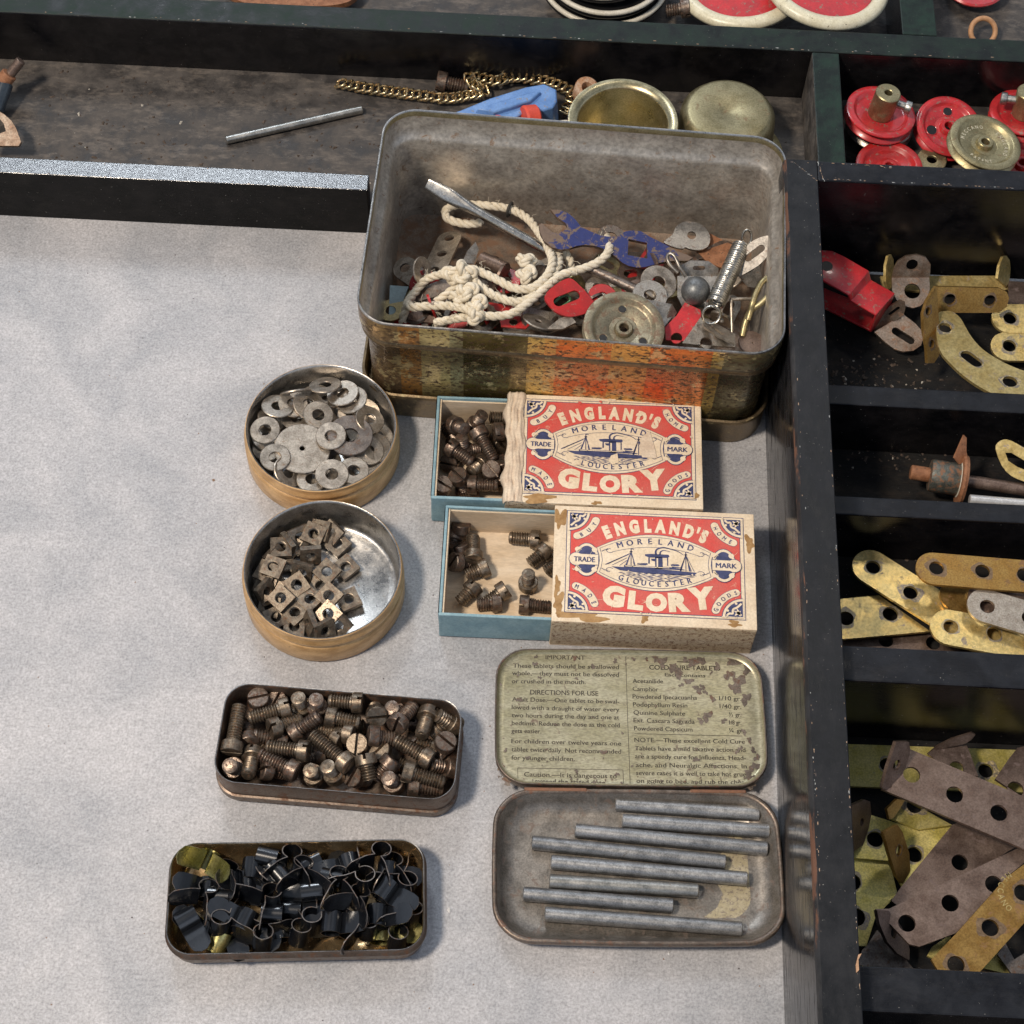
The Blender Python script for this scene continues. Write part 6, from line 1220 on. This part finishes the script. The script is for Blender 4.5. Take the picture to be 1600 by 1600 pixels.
part('flared_strip', [plate(Q8, [(845, 292), (905, 250), (1140, 205), (1180, 300), (1240, 470), (1000, 420)], 1.6, 0, 0, [(1070, 405, .18)], .08), plate(Q8, [(845, 292), (920, 225), (1030, 170), (1190, 120), (1218, 135), (1190, 170), (1140, 205), (905, 255)], 1.8, 55, 0, (), .07)], M_BROWN, 'brown strip with a flared upturned end behind the mauve strip', 'strip', G4)
part('angle_strip', [plate(Q8, [(700, 255), (1700, 672), (1700, 1100), (1560, 1022), (480, 568), (560, 560)], 2.3, 0, 0, [(720, 457, .205), (1055, 612, .205), (1400, 755, .205)], .09), plate(Q8, [(590, 192), (690, 192), (702, 255), (680, 350), (620, 480), (560, 558), (500, 562), (480, 550), (520, 400)], 2.6, 35, 50, [(595, 370, .13)], .09)], M_BROWN, 'mauve brown strip with an upturned lug and three holes, topmost in the fourth cell', 'angle strip', G4)
part('upright_lug', [plate(Q8, [(240, 690), (345, 645), (385, 660), (395, 760), (370, 880), (330, 1000), (255, 1050), (235, 900)], 1.6, 20, 60, [(320, 820, .10)], .09)], M_BROWN, 'dark brown upright lug against the left side panel in the fourth cell', 'bracket', G4)
part('upright_lug', [plate(Q8, [(490, 900), (600, 842), (640, 900), (690, 1060), (700, 1200), (640, 1300), (590, 1240), (540, 1080)], 1.7, 20, 55, [(610, 1040, .13)], .09)], M_BRONZE, 'amber upright lug over the yellow plates in the fourth cell', 'bracket', G4)
part('corner_bracket', [plate(Q8, [(540, 800), (520, 720), (600, 640), (660, 650), (620, 720), (570, 790)], 1.5, 20, 40, (), .08)], M_BRONZE, 'small bronze corner under the mauve strip in the fourth cell', 'bracket', G4)
part('angle_strip', [plate(Q9, [(438, 505), (540, 505), (1700, -40), (1700, 60), (1455, 262), (1068, 692), (780, 800), (700, 780)], 1.9, 0, 0, [(682, 617, .205), (1020, 460, .205), (1360, 312, .205)], .09), plate(Q9, [(438, 510), (530, 515), (610, 610), (665, 700), (695, 820), (690, 900), (600, 850), (520, 760), (460, 620)], 1.7, 10, 45, [(570, 690, .12)], .09)], M_BROWN, 'brown strip with a bent lug rising to the right in the fourth cell', 'angle strip', G4)
t = part('perforated_strip', [plate(Q9, [(1700, 80), (1455, 262), (1068, 695), (872, 900), (940, 1010), (1240, 1010), (1600, 612), (1700, 500)], 2.25, 0, 0, [(1065, 940, .20), (1332, 652, .20), (1585, 378, .20)], .09)], M_BRONZE, 'amber bronze strip with stamped lettering at the front right of the fourth cell', 'perforated strip', G4)
mb = MB(); pl = plane_at(*Q9(1590, 380), 2.30); textarc(mb, 'MECCANO', 0, 0, .58, 175, .15, .17, 0, .01, True, 0, None, .8); o = mb.build('stamped_lettering', M_GOLD, t, 0, fix=False); o.location = pl[0]-t.location
part('dark_bracket', [plate(Q9, [(370, 790), (450, 670), (560, 800), (640, 860), (740, 980), (640, 1010), (300, 940), (330, 830)], 1.0, 0, 0, (), .09)], M_DKST, 'dark curved bracket in the front left corner of the fourth cell', 'bracket', G4)
part('dark_bracket', [plate(Q9, [(1390, 860), (1450, 770), (1520, 900), (1600, 850), (1800, 800), (1800, 1050), (1500, 1010)], 1.1, 0, 0, (), .09)], M_DKST, 'dark bracket in the front right corner of the fourth cell', 'bracket', G4)
# a wood splinter and the two joint cracks
part('wood_splinter', [plate((lambda x, y: (x, y)), [(1337, 1508), (1341, 1492), (1346, 1490), (1341, 1500), (1342, 1516), (1338, 1520)], 4.52, 0, 0, (), .04)], paint('bare_splinter', (.42, .24, .13), (.5, .3, .18), .8), 'curled bare wood splinter on the side panel by the lowest bar', 'splinter')

mb = MB(); rg = random.Random(17)
def chip(x, y, z, s, ax):
    n = rg.randint(5, 8); sx, sy = (s*rg.uniform(1.2, 3.2), s*.7) if ax == 'x' else (s*.7, s*rg.uniform(1.2, 3.2))
    mb.add(flat([(x+sx*cos(2*pi*k/n)*rg.uniform(.5, 1.1), y+sy*sin(2*pi*k/n)*rg.uniform(.5, 1.1)) for k in range(n)], z=z), None, rg.choice((0, 0, 1, 2)))
YC0, YC1 = 8.36, 9.055
for i in range(60): chip(X1-.03-abs(rg.gauss(0, .015)), rg.uniform(-14, 8.2), ZR+.003, rg.uniform(.006, .02), 'y')
for i in range(50): chip(7.11+abs(rg.gauss(0, .03)), rg.choice((rg.uniform(-14, 2), rg.uniform(-12, -7))), ZR+.003, rg.uniform(.006, .024), 'y')
for i in range(46): chip(rg.uniform(8, 14), YC0+.05+abs(rg.gauss(0, .02)), ZR, rg.uniform(.006, .024), 'x')
for i in range(20): chip(rg.uniform(7.1, 10), YC1-.06-abs(rg.gauss(0, .03)), ZR+.003, rg.uniform(.008, .03), 'x')
for i in range(14): chip(7.95+i*.012+rg.uniform(-.02, .02), 9.0-i*.05, ZR+.0035, rg.uniform(.012, .028), 'y')
for i in range(18): chip(7.3+i*.035, 8.95-i*.035+rg.uniform(-.02, .02), ZR+.0035, rg.uniform(.008, .018), 'x')
for i in range(85): chip(rg.uniform(-15, 14), YW+.05+abs(rg.gauss(0, .03)), ZL+.003, rg.uniform(.006, .028), 'x')
for i in range(60): chip(rg.uniform(-15, -4.8), rg.choice((9.38, 9.87))+rg.gauss(0, .02), 1.973, rg.uniform(.006, .02), 'x')
mb.build('paint_chips', [paint('bare_wood_chip', (.30, .20, .13), (.40, .28, .19), .8), paint('grey_primer_chip', (.30, .31, .31), (.4, .41, .4), .6), paint('dark_chip', (.09, .07, .06), (.13, .1, .09), .7)], BX, 0, fix=False).location = (-7, -9, 0)
mb = MB(); rg = random.Random(4)
for i in range(240):
    x, y = rg.uniform(-15, 6.9), rg.uniform(-14, 9.2); s = rg.uniform(.008, .022) if i > 6 else rg.uniform(.03, .05)
    if i == 0: x, y = P(703, 1422, 0).x, P(703, 1422, 0).y; s = .07
    M = Matrix.Translation((x, y, s*.35)) @ Matrix.Rotation(rg.uniform(0, 6), 4, 'Z')
    mb.add(([(-s, -s*.6, -s*.3), (s, -s*.7, -s*.3), (s*.8, s, -s*.3), (-s*.8, s*.8, -s*.3), (0, 0, s*.6)], [(0, 1, 4), (1, 2, 4), (2, 3, 4), (3, 0, 4), (0, 3, 2, 1)]), M, i % 3)
tag(mb.build('dust_specks', [paint('pale_speck', (.6, .6, .6), (.7, .7, .7), .6), paint('dark_speck', (.08, .07, .07), (.12, .1, .1), .7), paint('brown_speck', (.25, .17, .11), (.3, .2, .14), .7)], None, 0), 'tiny pale and dark specks of dust lying on the grey board', 'dust', None, 'stuff')
